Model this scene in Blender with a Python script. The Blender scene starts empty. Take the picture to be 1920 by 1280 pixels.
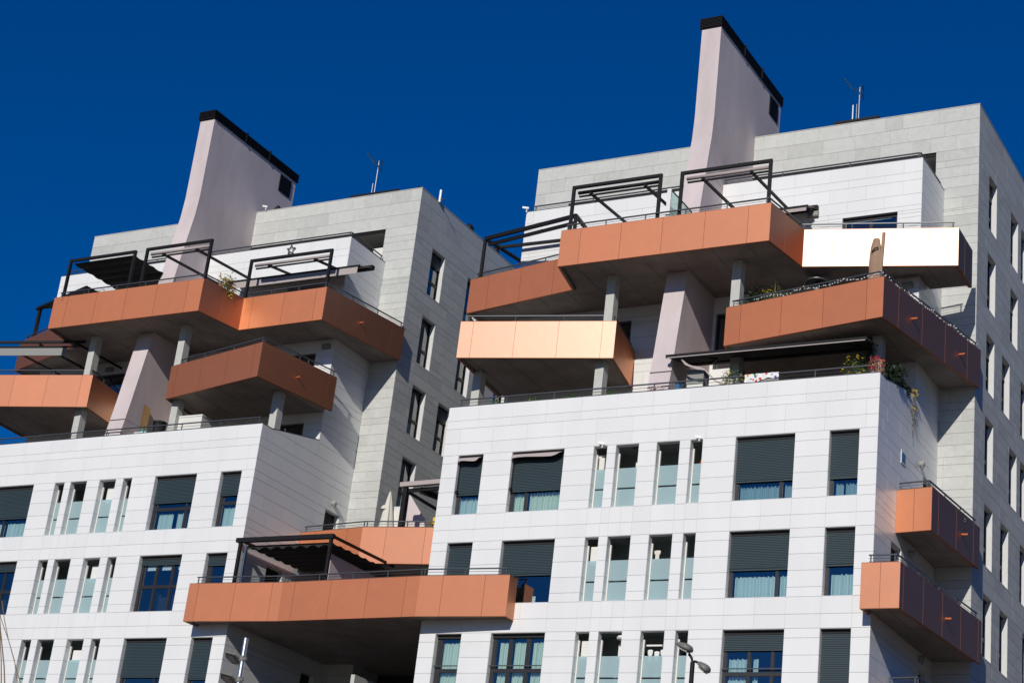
import bpy, math, random
from mathutils import Vector, Matrix
random.seed(7)
S = bpy.context.scene
COL = S.collection
rad = math.radians

# ------------------------------------------------------------------ camera
cam_data = bpy.data.cameras.new('camera')
cam = bpy.data.objects.new('camera', cam_data)
COL.objects.link(cam)
cam_data.sensor_width = 36.0
cam_data.sensor_fit = 'HORIZONTAL'
cam_data.lens = 3451.6 / 1920 * 36.0
cam_data.clip_start = 0.5
cam_data.clip_end = 6000
right = Vector((0.87420053, 0.47271475, 0.11096934))
down = Vector((-0.0879501, 0.37890924, -0.92124512))
fwd = Vector((-0.47753346, 0.79559321, 0.37281797))
cam.matrix_world = Matrix((
    (right.x, -down.x, -fwd.x, 0), (right.y, -down.y, -fwd.y, 0),
    (right.z, -down.z, -fwd.z, 0), (0, 0, 0, 1)))
S.camera = cam
GZ = -1.6                                        # street level, the eye is at the origin

# ------------------------------------------------------------------ sky, sun, exposure
SUN_AZ, SUN_EL = rad(10.6), rad(26.2)
sdir = Vector((math.sin(SUN_AZ) * math.cos(SUN_EL), -math.cos(SUN_AZ) * math.cos(SUN_EL), math.sin(SUN_EL)))
world = bpy.data.worlds.new('World')
S.world = world
world.use_nodes = True
wn = world.node_tree
bg = wn.nodes['Background']
sky = wn.nodes.new('ShaderNodeTexSky')
sky.sky_type = 'NISHITA'
sky.sun_disc = False
sky.sun_elevation = SUN_EL
sky.sun_rotation = math.pi - SUN_AZ
sky.air_density = 1.0
sky.dust_density = 0.15
sky.ozone_density = 4.0
hs = wn.nodes.new('ShaderNodeHueSaturation')
hs.inputs['Saturation'].default_value = 1.45
hs.inputs['Value'].default_value = 0.72
hs.inputs['Hue'].default_value = 0.5
wn.links.new(sky.outputs[0], hs.inputs['Color'])
gm = wn.nodes.new('ShaderNodeGamma'); gm.inputs['Gamma'].default_value = 0.9
mu = wn.nodes.new('ShaderNodeMix'); mu.data_type = 'RGBA'; mu.blend_type = 'MULTIPLY'
mu.inputs['Factor'].default_value = 1.0
mu.inputs['B'].default_value = (0.8, 1.12, 1.85, 1)
wn.links.new(hs.outputs[0], gm.inputs['Color'])
wn.links.new(gm.outputs[0], mu.inputs['A'])
wn.links.new(mu.outputs['Result'], bg.inputs['Color'])
bg.inputs['Strength'].default_value = 0.055
sl = bpy.data.lights.new('sun', 'SUN')
sl.energy = 3.58
sl.angle = rad(0.53)
sl.color = (1.0, 0.955, 0.885)
sun = bpy.data.objects.new('sun', sl)
COL.objects.link(sun)
sun.location = (0, 0, 60)
sun.rotation_euler = (-sdir).to_track_quat('-Z', 'Y').to_euler()
S.view_settings.view_transform = 'Standard'
S.view_settings.look = 'None'
S.view_settings.exposure = 0.0
S.view_settings.gamma = 1.0
S.view_settings.use_curve_mapping = False
S.render.engine = 'CYCLES'
S.cycles.max_bounces = 6

# ------------------------------------------------------------------ materials
def mat(name, col, rough=0.6, metal=0.0, var=0.0, noise=0.0, nscale=3.0, bump=0.0, bscale=30.0,
        spec=0.5, col2=None, stretch=(1, 1, 1), coat=0):
    m = bpy.data.materials.new(name)
    m.use_nodes = True
    nt = m.node_tree
    b = nt.nodes['Principled BSDF']
    b.inputs['Roughness'].default_value = rough
    b.inputs['Metallic'].default_value = metal
    b.inputs['Specular IOR Level'].default_value = spec
    b.inputs['Base Color'].default_value = (*col, 1)
    if coat:
        b.inputs['Coat Weight'].default_value = coat
        b.inputs['Coat Roughness'].default_value = 0.25
        b.inputs['Specular Tint'].default_value = (0.45, 0.30, 0.22, 1)
    L = nt.links.new
    geo = None
    def pos(st=(1, 1, 1)):
        g = nt.nodes.new('ShaderNodeNewGeometry')
        mp = nt.nodes.new('ShaderNodeMapping')
        mp.inputs['Scale'].default_value = st
        L(g.outputs['Position'], mp.inputs['Vector'])
        return mp.outputs[0]
    src = None
    if noise or col2:
        n = nt.nodes.new('ShaderNodeTexNoise')
        n.inputs['Scale'].default_value = nscale
        n.inputs['Detail'].default_value = 6
        n.inputs['Roughness'].default_value = 0.65
        L(pos(stretch), n.inputs['Vector'])
        mx = nt.nodes.new('ShaderNodeMix')
        mx.data_type = 'RGBA'
        c2 = col2 or tuple(min(1, c * (1 + noise)) for c in col)
        c1 = col if col2 else tuple(c * (1 - noise) for c in col)
        mx.inputs['A'].default_value = (*c1, 1)
        mx.inputs['B'].default_value = (*c2, 1)
        rmp = nt.nodes.new('ShaderNodeMapRange')
        rmp.inputs['From Min'].default_value = 0.3
        rmp.inputs['From Max'].default_value = 0.7
        L(n.outputs['Fac'], rmp.inputs['Value'])
        L(rmp.outputs[0], mx.inputs['Factor'])
        src = mx.outputs['Result']
    if var:
        oi = nt.nodes.new('ShaderNodeObjectInfo')
        at = nt.nodes.new('ShaderNodeAttribute')
        at.attribute_name = 'tone'
        ad = nt.nodes.new('ShaderNodeMath'); ad.operation = 'ADD'
        L(oi.outputs['Random'], ad.inputs[0]); L(at.outputs['Fac'], ad.inputs[1])
        fr = nt.nodes.new('ShaderNodeMath'); fr.operation = 'FRACT'
        L(ad.outputs[0], fr.inputs[0])
        pw = nt.nodes.new('ShaderNodeMath'); pw.operation = 'POWER'; pw.inputs[1].default_value = 2.0
        L(fr.outputs[0], pw.inputs[0])
        mr = nt.nodes.new('ShaderNodeMapRange')
        mr.inputs['To Min'].default_value = 1 + var * 0.4
        mr.inputs['To Max'].default_value = 1 - var
        L(pw.outputs[0], mr.inputs['Value'])
        ml = nt.nodes.new('ShaderNodeVectorMath'); ml.operation = 'SCALE'
        if src is None:
            ml.inputs[0].default_value = col
        else:
            L(src, ml.inputs[0])
        L(mr.outputs[0], ml.inputs['Scale'])
        src = ml.outputs[0]
    if src is not None:
        L(src, b.inputs['Base Color'])
    if bump:
        n = nt.nodes.new('ShaderNodeTexNoise')
        n.inputs['Scale'].default_value = bscale
        n.inputs['Detail'].default_value = 4
        L(pos(), n.inputs['Vector'])
        bp = nt.nodes.new('ShaderNodeBump')
        bp.inputs['Strength'].default_value = bump
        bp.inputs['Distance'].default_value = 0.02
        L(n.outputs['Fac'], bp.inputs['Height'])
        L(bp.outputs[0], b.inputs['Normal'])
    return m

M = {}
M['white'] = mat('white_porcelain_tile', (0.775, 0.775, 0.755), rough=0.34, var=0.03, noise=0.025, nscale=1.4, stretch=(1, 1, 0.22), bump=0.05, bscale=2.5)
M['stone'] = mat('grey_stone_slab', (0.53, 0.535, 0.50), rough=0.75, var=0.10, noise=0.07, nscale=5, bump=0.12, bscale=60, spec=0.2)
M['core_sunlit'] = mat('sunlit_joint_backing', (0.33, 0.33, 0.32), rough=0.9)  # joint backing paled for the sunlit white fronts, sunlight put into its colour
M['core'] = mat('dark_joint_backing', (0.17, 0.17, 0.17), rough=0.9)
M['reveal'] = mat('light_reveal', (0.62, 0.62, 0.60), rough=0.6, noise=0.04)
M['copper'] = mat('copper_panel', (0.62, 0.190, 0.064), rough=0.565, metal=1.0, var=0.07, noise=0.05, nscale=2.2, bump=0.07, bscale=3.0, coat=0.26)
M['copper_edge'] = mat('copper_edge', (0.30, 0.12, 0.06), rough=0.6, metal=0.6)
M['concrete'] = mat('board_concrete', (0.25, 0.215, 0.19), rough=0.85, noise=0.25, nscale=1.1, bump=0.15, bscale=14)
M['column'] = mat('column_concrete', (0.50, 0.50, 0.46), rough=0.8, noise=0.08, nscale=6, bump=0.1, bscale=40)
M['stucco'] = mat('pink_stucco', (0.60, 0.515, 0.505), rough=0.85, noise=0.12, nscale=0.9, bump=0.12, bscale=35, stretch=(1, 1, 0.35))
M['black'] = mat('black_metal', (0.008, 0.008, 0.009), rough=0.6, spec=0.25)
M['steel'] = mat('dark_rail_steel', (0.07, 0.075, 0.085), rough=0.45, metal=0.3)
M['chrome'] = mat('galvanised_steel', (0.62, 0.64, 0.66), rough=0.3, metal=1.0)
M['brushed'] = mat('brushed_steel_post', (0.42, 0.44, 0.47), rough=0.38, metal=0.9)
M['galv'] = mat('dull_mast', (0.42, 0.44, 0.45), rough=0.5, metal=0.4)
M['patina'] = mat('dark_green_aerial', (0.03, 0.07, 0.07), rough=0.6)
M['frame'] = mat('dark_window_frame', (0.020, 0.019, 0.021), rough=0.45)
M['shutter'] = mat('slate_shutter', (0.027, 0.046, 0.054), rough=0.5, noise=0.05)
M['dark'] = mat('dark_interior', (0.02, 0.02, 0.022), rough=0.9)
M['room'] = mat('gallery_plaster', (0.42, 0.42, 0.40), rough=0.9)
M['roomwhite'] = mat('gallery_white', (0.72, 0.71, 0.66), rough=0.7)
M['curtain'] = mat('pale_curtain', (0.62, 0.72, 0.70), rough=0.9)
M['curtain2'] = mat('grey_curtain', (0.36, 0.48, 0.50), rough=0.9)
M['curtain3'] = mat('cream_curtain', (0.72, 0.78, 0.66), rough=0.9)
M['taupe'] = mat('taupe_awning_cloth', (0.42, 0.36, 0.34), rough=0.85)
M['blackcloth'] = mat('black_awning_cloth', (0.022, 0.02, 0.02), rough=0.85)
M['whiteplastic'] = mat('white_plastic', (0.75, 0.75, 0.72), rough=0.4)
M['grey'] = mat('grey_plastic', (0.25, 0.25, 0.23), rough=0.5)
M['leaf'] = mat('leaf_green', (0.055, 0.10, 0.025), rough=0.6, var=0.3, col2=(0.10, 0.15, 0.03), nscale=20)
M['leafdark'] = mat('leaf_dark', (0.015, 0.03, 0.012), rough=0.6)
M['leafbright'] = mat('topiary_green', (0.07, 0.20, 0.03), rough=0.6)
M['yellow'] = mat('yellow', (0.70, 0.50, 0.02), rough=0.6)
M['orange'] = mat('orange_flower', (0.75, 0.16, 0.02), rough=0.6)
M['red'] = mat('red_flower', (0.50, 0.02, 0.02), rough=0.6)
M['pink'] = mat('pink_flower', (0.60, 0.10, 0.22), rough=0.6)
M['terracotta'] = mat('terracotta', (0.40, 0.13, 0.07), rough=0.8)
M['wood'] = mat('wood_board', (0.34, 0.19, 0.07), rough=0.6, noise=0.15, nscale=6, stretch=(1, 1, 0.1))
M['canvas'] = mat('white_canvas', (0.66, 0.63, 0.55), rough=0.9)
M['browncanvas'] = mat('brown_canvas', (0.34, 0.22, 0.145), rough=0.9, noise=0.1)
M['blue'] = mat('blue', (0.03, 0.16, 0.35), rough=0.6)
M['teal'] = mat('teal', (0.05, 0.42, 0.45), rough=0.6)
M['green'] = mat('green_cloth', (0.12, 0.55, 0.10), rough=0.8)
M['rope'] = mat('rope_brown', (0.20, 0.13, 0.07), rough=0.8)
M['lampgrey'] = mat('lamp_casing', (0.17, 0.165, 0.15), rough=0.5)
M['lampglass'] = mat('lamp_lens', (0.35, 0.34, 0.30), rough=0.25)
M['brick'] = mat('brown_brick', (0.16, 0.085, 0.055), rough=0.9, noise=0.2, nscale=2)
M['roof'] = mat('roof_gravel', (0.2, 0.19, 0.18), rough=0.95, noise=0.2, nscale=12)
M['ground'] = mat('street_ground', (0.13, 0.105, 0.085), rough=0.9, noise=0.15, nscale=0.6)

def glass_mat(name, tint, refl=0.0, rough=0.0, ior=1.5):
    m = bpy.data.materials.new(name); m.use_nodes = True
    nt = m.node_tree; L = nt.links.new
    for n in list(nt.nodes): nt.nodes.remove(n)
    out = nt.nodes.new('ShaderNodeOutputMaterial')
    tr = nt.nodes.new('ShaderNodeBsdfTransparent'); tr.inputs['Color'].default_value = (*tint, 1)
    gl = nt.nodes.new('ShaderNodeBsdfGlossy'); gl.inputs['Roughness'].default_value = rough
    fr = nt.nodes.new('ShaderNodeLayerWeight'); fr.inputs['Blend'].default_value = 0.5
    pw = nt.nodes.new('ShaderNodeMath'); pw.operation = 'POWER'; pw.inputs[1].default_value = 4.0
    L(fr.outputs['Facing'], pw.inputs[0])
    ad = nt.nodes.new('ShaderNodeMath'); ad.operation = 'ADD'; ad.use_clamp = True
    ad.inputs[1].default_value = refl + 0.04
    L(pw.outputs[0], ad.inputs[0])
    mx = nt.nodes.new('ShaderNodeMixShader')
    L(ad.outputs[0], mx.inputs[0]); L(tr.outputs[0], mx.inputs[1]); L(gl.outputs[0], mx.inputs[2])
    L(mx.outputs[0], out.inputs['Surface'])
    return m
M['glass'] = glass_mat('window_glass', (0.80, 0.92, 0.92), 0.22)
M['screen'] = glass_mat('green_screen_glass', (0.55, 0.72, 0.70), 0.06)

def frosted():
    m = bpy.data.materials.new('frosted_glass'); m.use_nodes = True
    nt = m.node_tree; L = nt.links.new
    b = nt.nodes['Principled BSDF']
    b.inputs['Base Color'].default_value = (0.62, 0.78, 0.80, 1)
    b.inputs['Roughness'].default_value = 0.35
    out = nt.nodes['Material Output']
    tr = nt.nodes.new('ShaderNodeBsdfTransparent'); tr.inputs['Color'].default_value = (0.62, 0.80, 0.80, 1)
    tl = nt.nodes.new('ShaderNodeBsdfTranslucent'); tl.inputs['Color'].default_value = (0.5, 0.68, 0.70, 1)
    m1 = nt.nodes.new('ShaderNodeMixShader'); m1.inputs[0].default_value = 0.35
    L(b.outputs[0], m1.inputs[1]); L(tl.outputs[0], m1.inputs[2])
    m2 = nt.nodes.new('ShaderNodeMixShader'); m2.inputs[0].default_value = 0.34
    L(m1.outputs[0], m2.inputs[1]); L(tr.outputs[0], m2.inputs[2])
    L(m2.outputs[0], out.inputs['Surface'])
    return m
M['frost'] = frosted()

def copper():
    # brushed anodised panel: a wide copper lobe and a little clear pale sheen on top
    m = M['copper']; nt = m.node_tree; L = nt.links.new
    b = nt.nodes['Principled BSDF']; out = nt.nodes['Material Output']
    g1 = nt.nodes.new('ShaderNodeBsdfAnisotropic'); g1.distribution = 'BECKMANN'; g1.inputs['Roughness'].default_value = 0.707
    g2 = nt.nodes.new('ShaderNodeBsdfAnisotropic'); g2.distribution = 'GGX'; g2.inputs['Roughness'].default_value = 0.41
    g2.inputs['Color'].default_value = (1.0, 0.93, 0.80, 1)
    src = b.inputs['Base Color'].links[0].from_socket; L(src, g1.inputs['Color'])
    nrm = b.inputs['Normal'].links[0].from_socket; L(nrm, g1.inputs['Normal']); L(nrm, g2.inputs['Normal'])
    mx = nt.nodes.new('ShaderNodeMixShader'); mx.inputs[0].default_value = 0.14
    df = nt.nodes.new('ShaderNodeBsdfDiffuse'); df.inputs['Color'].default_value = (0.46, 0.13, 0.035, 1); L(nrm, df.inputs['Normal'])
    m0 = nt.nodes.new('ShaderNodeMixShader'); m0.inputs[0].default_value = 0.14
    L(g1.outputs[0], m0.inputs[1]); L(df.outputs[0], m0.inputs[2])
    L(m0.outputs[0], mx.inputs[1]); L(g2.outputs[0], mx.inputs[2]); L(mx.outputs[0], out.inputs['Surface'])
copper()

# towel print
def towel_mat():
    m = bpy.data.materials.new('printed_towel'); m.use_nodes = True
    nt = m.node_tree; L = nt.links.new
    b = nt.nodes['Principled BSDF']; b.inputs['Roughness'].default_value = 0.9
    g = nt.nodes.new('ShaderNodeNewGeometry')
    v = nt.nodes.new('ShaderNodeTexVoronoi'); v.inputs['Scale'].default_value = 9
    L(g.outputs['Position'], v.inputs['Vector'])
    cr = nt.nodes.new('ShaderNodeValToRGB')
    cr.color_ramp.interpolation = 'CONSTANT'
    els = cr.color_ramp.elements
    els[0].position = 0; els[0].color = (0.6, 0.05, 0.03, 1)
    els[1].position = 0.22; els[1].color = (0.75, 0.3, 0.02, 1)
    for p, c in ((0.4, (0.05, 0.25, 0.08, 1)), (0.6, (0.1, 0.12, 0.4, 1)), (0.78, (0.75, 0.74, 0.7, 1))):
        e = els.new(p); e.color = c
    sx = nt.nodes.new('ShaderNodeSeparateColor')
    L(v.outputs['Color'], sx.inputs[0]); L(sx.outputs[0], cr.inputs[0])
    lt = nt.nodes.new('ShaderNodeMath'); lt.operation = 'LESS_THAN'; lt.inputs[1].default_value = 0.42
    L(v.outputs['Distance'], lt.inputs[0])
    mx = nt.nodes.new('ShaderNodeMix'); mx.data_type = 'RGBA'
    mx.inputs['A'].default_value = (0.78, 0.77, 0.74, 1)
    L(lt.outputs[0], mx.inputs['Factor']); L(cr.outputs[0], mx.inputs['B'])
    L(mx.outputs['Result'], b.inputs['Base Color'])
    return m
M['towel'] = towel_mat()

# ------------------------------------------------------------------ mesh helpers
WL = {}                                          # world location of every object made here
def wl(o): return WL[o.name] if o is not None else Vector((0, 0, 0))

class MB:
    def __init__(s, tf=None): s.v = []; s.f = []; s.m = []; s.mi = 0; s.tone = []; s.tf = tf; s.t = 0.0
    def pt(s, p):
        s.v.append(tuple(s.tf(*p)) if s.tf else tuple(p)); return len(s.v) - 1
    def face(s, idx): s.f.append(idx); s.m.append(s.mi); s.tone.append(s.t)
    def quad(s, a, b, c, d): s.face([s.pt(a), s.pt(b), s.pt(c), s.pt(d)])
    def box(s, x0, x1, y0, y1, z0, z1):
        i = [s.pt(p) for p in ((x0, y0, z0), (x1, y0, z0), (x1, y1, z0), (x0, y1, z0),
                               (x0, y0, z1), (x1, y0, z1), (x1, y1, z1), (x0, y1, z1))]
        for q in ((0, 3, 2, 1), (4, 5, 6, 7), (0, 1, 5, 4), (1, 2, 6, 5), (2, 3, 7, 6), (3, 0, 4, 7)):
            s.face([i[k] for k in q])
    def prism(s, poly, z0, z1):
        n = len(poly)
        a = [s.pt((x, y, z0)) for x, y in poly]; b = [s.pt((x, y, z1)) for x, y in poly]
        s.face(a[::-1]); s.face(b)
        for k in range(n):
            j = (k + 1) % n
            s.face([a[k], a[j], b[j], b[k]])
    def ext(s, pts, vec):                        # extrude a 3-D polygon
        a = [s.pt(p) for p in pts]; b = [s.pt(Vector(p) + Vector(vec)) for p in pts]
        s.face(a[::-1]); s.face(b)
        n = len(a)
        for k in range(n):
            j = (k + 1) % n
            s.face([a[k], a[j], b[j], b[k]])
    def bar(s, p, q, w, h=None, up=(0, 0, 1)):    # rectangular bar
        h = h or w
        p = Vector(p); q = Vector(q); d = (q - p).normalized()
        u = Vector(up)
        if abs(d.dot(u)) > 0.98: u = Vector((0, 1, 0))
        r = d.cross(u).normalized(); u = r.cross(d).normalized()
        c = [(-1, -1), (1, -1), (1, 1), (-1, 1)]
        a = [s.pt(p + r * w / 2 * x + u * h / 2 * y) for x, y in c]
        b = [s.pt(q + r * w / 2 * x + u * h / 2 * y) for x, y in c]
        s.face(a); s.face(b[::-1])
        for k in range(4):
            j = (k + 1) % 4
            s.face([a[k], b[k], b[j], a[j]])
    def tube(s, pts, r, n=8, r2=None, cap=True):
        pts = [Vector(p) for p in pts]
        rings = []
        for k, p in enumerate(pts):
            d = (pts[min(k + 1, len(pts) - 1)] - pts[max(k - 1, 0)]).normalized()
            u = Vector((0, 0, 1)) if abs(d.z) < 0.95 else Vector((0, 1, 0))
            a = d.cross(u).normalized(); b = d.cross(a).normalized()
            rr = r if r2 is None else r + (r2 - r) * k / (len(pts) - 1)
            rings.append([s.pt(p + a * rr * math.cos(2 * math.pi * t / n) + b * rr * math.sin(2 * math.pi * t / n)) for t in range(n)])
        for k in range(len(rings) - 1):
            for t in range(n):
                j = (t + 1) % n
                s.face([rings[k][t], rings[k + 1][t], rings[k + 1][j], rings[k][j]])
        if cap: s.face(rings[0]); s.face(rings[-1][::-1])
    def lathe(s, c, prof, n=16, axis='z'):
        c = Vector(c); rings = []
        for r, h in prof:
            ring = []
            for t in range(n):
                a = 2 * math.pi * t / n
                v = Vector((r * math.cos(a), r * math.sin(a), h))
                if axis == 'y': v = Vector((v.x, v.z, v.y))
                if axis == 'x': v = Vector((v.z, v.x, v.y))
                ring.append(s.pt(c + v))
            rings.append(ring)
        for k in range(len(rings) - 1):
            for t in range(n):
                j = (t + 1) % n
                s.face([rings[k][t], rings[k][j], rings[k + 1][j], rings[k + 1][t]])
        s.face(rings[0][::-1]); s.face(rings[-1])
    def leaf(s, p, size, up=None):
        a = random.uniform(0, 6.28); t = random.uniform(-1, 1)
        d = Vector((math.cos(a), math.sin(a), t)).normalized()
        e = d.cross(Vector((random.uniform(-1, 1), random.uniform(-1, 1), random.uniform(-1, 1)))).normalized()
        p = Vector(p); s.t = random.random()
        s.quad(p - e * size * .3, p + d * size * .5 , p + d * size + e * size * 0.1, p + e * size * .35 + d * size * .4)
    def build(s, name, m, parent=None, smooth=False, **kw):
        mats = m if isinstance(m, (list, tuple)) else [m]
        xs = [min(c) for c in zip(*s.v)]; xe = [max(c) for c in zip(*s.v)]
        o = Vector(((xs[0] + xe[0]) / 2, (xs[1] + xe[1]) / 2, xs[2]))
        me = bpy.data.meshes.new(name)
        me.from_pydata([(v[0] - o.x, v[1] - o.y, v[2] - o.z) for v in s.v], [], s.f)
        for q in mats: me.materials.append(M[q])
        me.polygons.foreach_set('material_index', s.m)
        if smooth: me.polygons.foreach_set('use_smooth', [True] * len(s.f))
        if any(s.tone):
            a = me.attributes.new('tone', 'FLOAT', 'FACE'); a.data.foreach_set('value', s.tone)
        me.update()
        ob = bpy.data.objects.new(name, me)
        COL.objects.link(ob)
        WL[ob.name] = o
        ob.location = o - wl(parent)
        if parent is not None: ob.parent = parent
        for k, v in kw.items(): ob[k] = v
        return ob

def thing(name, loc, label, cat, group=None):
    o = bpy.data.objects.new(name, None); COL.objects.link(o)
    o.empty_display_size = 0.3
    o.location = loc; WL[o.name] = Vector(loc)
    o['label'] = label; o['category'] = cat
    if group: o['group'] = group
    return o
def tag(o, label, cat, group=None):
    o['label'] = label; o['category'] = cat
    if group: o['group'] = group
    return o

_ub = MB(); _ub.box(0, 1, 0, 1, 0, 1)
UB = {}
def unit_box(mk):
    if mk not in UB:
        me = bpy.data.meshes.new('slab_' + mk)
        me.from_pydata(_ub.v, [], _ub.f); me.materials.append(M[mk]); me.update()
        UB[mk] = me
    return UB[mk]
def ubox(name, mk, x0, x1, y0, y1, z0, z1, parent):
    o = bpy.data.objects.new(name, unit_box(mk)); COL.objects.link(o)
    p = Vector((x0, y0, z0)); WL[o.name] = p
    o.parent = parent; o.location = p - wl(parent); o.scale = (x1 - x0, y1 - y0, z1 - z0)
    return o

# ------------------------------------------------------------------ cladding
G = 0.006                                        # half joint
def cells(rows, joints, openings, u0, u1):
    """rows: descending z list; joints(i)->sorted u list; openings: (u0,u1,z0,z1). Yields free rectangles."""
    out = []
    for i in range(len(rows) - 1):
        zt, zb = rows[i], rows[i + 1]
        cuts = [zt] + sorted([z for o in openings for z in (o[2], o[3]) if zb + .02 < z < zt - .02], reverse=True) + [zb]
        for a, b in zip(cuts[:-1], cuts[1:]):
            zm = (a + b) / 2
            ops = [o for o in openings if o[2] < zm < o[3]]
            us = sorted(set([u0, u1] + [u for u in joints(i) if u0 < u < u1] + [round(u, 3) for o in ops for u in o[:2]]))
            merged = [us[0]]
            for u in us[1:]:
                if u - merged[-1] < 0.03: continue
                merged.append(u)
            if merged[-1] < u1 - 1e-6: merged[-1] = u1
            for p, q in zip(merged[:-1], merged[1:]):
                um = (p + q) / 2
                if any(o[0] < um < o[1] for o in ops): continue
                out.append((p, q, b, a))
    return out

def ptf(plane, pos):
    if plane == 'y': return lambda u, d, z: (u, pos + d, z)
    if plane == 'x': return lambda u, d, z: (pos - d, u, z)
    return lambda u, d, z: (pos + d, -u, z)      # faces -x, u is -y

def proj(p):
    p = Vector(p); w = fwd.dot(p)
    if w <= 1: return None
    return 960 + 3451.6 * right.dot(p) / w, 640 + 3451.6 * down.dot(p) / w

class Cladding:
    def __init__(s): s.items = []
    def add(s, plane, pos, cs, mk, name, th=0.028, hide=None):
        tf = ptf(plane, pos)
        for (a, b, c, d) in cs:
            pts = [proj(tf(u, 0, z)) for u, z in ((a, c), (b, c), (b, d), (a, d))]
            ar = 0
            if all(pts):
                for k in range(4):
                    x1, y1 = pts[k]; x2, y2 = pts[(k + 1) % 4]; ar += x1 * y2 - x2 * y1
                ar = abs(ar) / 2
                cx = sum(p[0] for p in pts) / 4; cy = sum(p[1] for p in pts) / 4
                if not (-20 < cx < 1940 and -20 < cy < 1300): ar = 0
                if hide and hide((a + b) / 2, (c + d) / 2): ar *= 0.01
            s.items.append((ar, plane, pos, a, b, c, d, mk, name, th))
    def build(s, parent, limit=295):
        names = sorted(set(i[8] for i in s.items))
        for nm in names:
            its = sorted([i for i in s.items if i[8] == nm], key=lambda i: -i[0])
            rest = {}
            for k, (ar, plane, pos, a, b, c, d, mk, n, th) in enumerate(its):
                g = G; gu = 0.0035 if plane == 'x' else .002
                g = G if plane == 'x' else .005; a2, b2, c2, d2 = a + gu, b - gu, c + g, d - g
                j = random.uniform(0, 0.002)
                if plane == 'y': bx = (a2, b2, pos + j, pos + th, c2, d2)
                elif plane == 'x': bx = (pos - th, pos - j, a2, b2, c2, d2)
                else: bx = (pos + j, pos + th, -b2, -a2, c2, d2)
                if k < limit and ar > 60:
                    ubox(n, mk, *bx, parent)
                else:
                    mb = rest.setdefault(mk, MB()); mb.t = random.random(); mb.box(*bx)
            for mk, mb in rest.items():
                mb.build(nm.split('_')[0] + '_cladding', mk, parent, kind='stuff')

def core(plane, pos, u0, u1, z0, z1, openings, th, parent, mk='core', off=0.03, name='wall'):
    mb = MB(ptf(plane, pos))
    zs = sorted(set([z0, z1] + [z for o in openings for z in (o[2], o[3]) if z0 < z < z1]), reverse=True)
    for (a, b, c, d) in cells(zs, lambda i: [], openings, u0, u1):
        mb.box(a, b, off, th, c, d)
    return mb.build(name, mk, parent)
# ------------------------------------------------------------------ windows
def reveal(tf, u0, u1, z0, z1, depth, parent, mk, joints):
    mb = MB(tf); t = 0.035
    cuts = [z1] + [z for z in sorted(joints, reverse=True) if z0 + .03 < z < z1 - .03] + [z0]
    for a, b in zip(cuts[:-1], cuts[1:]):        # jambs, jointed like the tiling
        for (x0, x1) in ((u0, u0 + .006), (u1 - .006, u1)):
            mb.box(x0, x1, 0.012, depth, b + .005, a - .005)
    mb.box(u0 + .007, u1 - .007, 0.012, depth, z1 - .012, z1)
    mb.box(u0 + .007, u1 - .007, 0.004, depth, z0, z0 + .012)
    return mb.build('reveal', mk, parent)

def shutter_mb(mb, u0, u1, z0, z1, d):
    step = 0.052; z = z1
    prev = None; n = 0
    while z > z0 + 1e-4:
        zb = max(z - step, z0)
        # one slat: convex face leaning out at its foot, small shadow lip below it
        a = mb.pt((u0, d + .012, z)); b = mb.pt((u1, d + .012, z))
        c = mb.pt((u0, d, zb + .012)); e = mb.pt((u1, d, zb + .012))
        f = mb.pt((u0, d + .016, zb)); g = mb.pt((u1, d + .016, zb))
        mb.face([c, e, b, a]); mb.face([f, g, e, c])
        z = zb
    mb.box(u0, u1, d - .004, d + .02, z0 - .045, z0)

def curtain_mb(mb, u0, u1, z0, z1, d, amp=.035, wave=.11):
    n = max(6, int((u1 - u0) / .022)); ph = random.uniform(0, 6)
    cols = []
    for i in range(n + 1):
        u = u0 + (u1 - u0) * i / n
        dd = d + amp * math.sin(u * 6.283 / wave + ph + 0.9 * math.sin(u * 9)) + amp * .4 * math.sin(u * 31)
        top = z1 - .035 * abs(math.sin(u * 3.1416 / (wave * 1.3) + ph))
        cols.append((mb.pt((u, dd, z0)), mb.pt((u, dd, top))))
    for p, q in zip(cols[:-1], cols[1:]): mb.face([p[0], q[0], q[1], p[1]])

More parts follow.
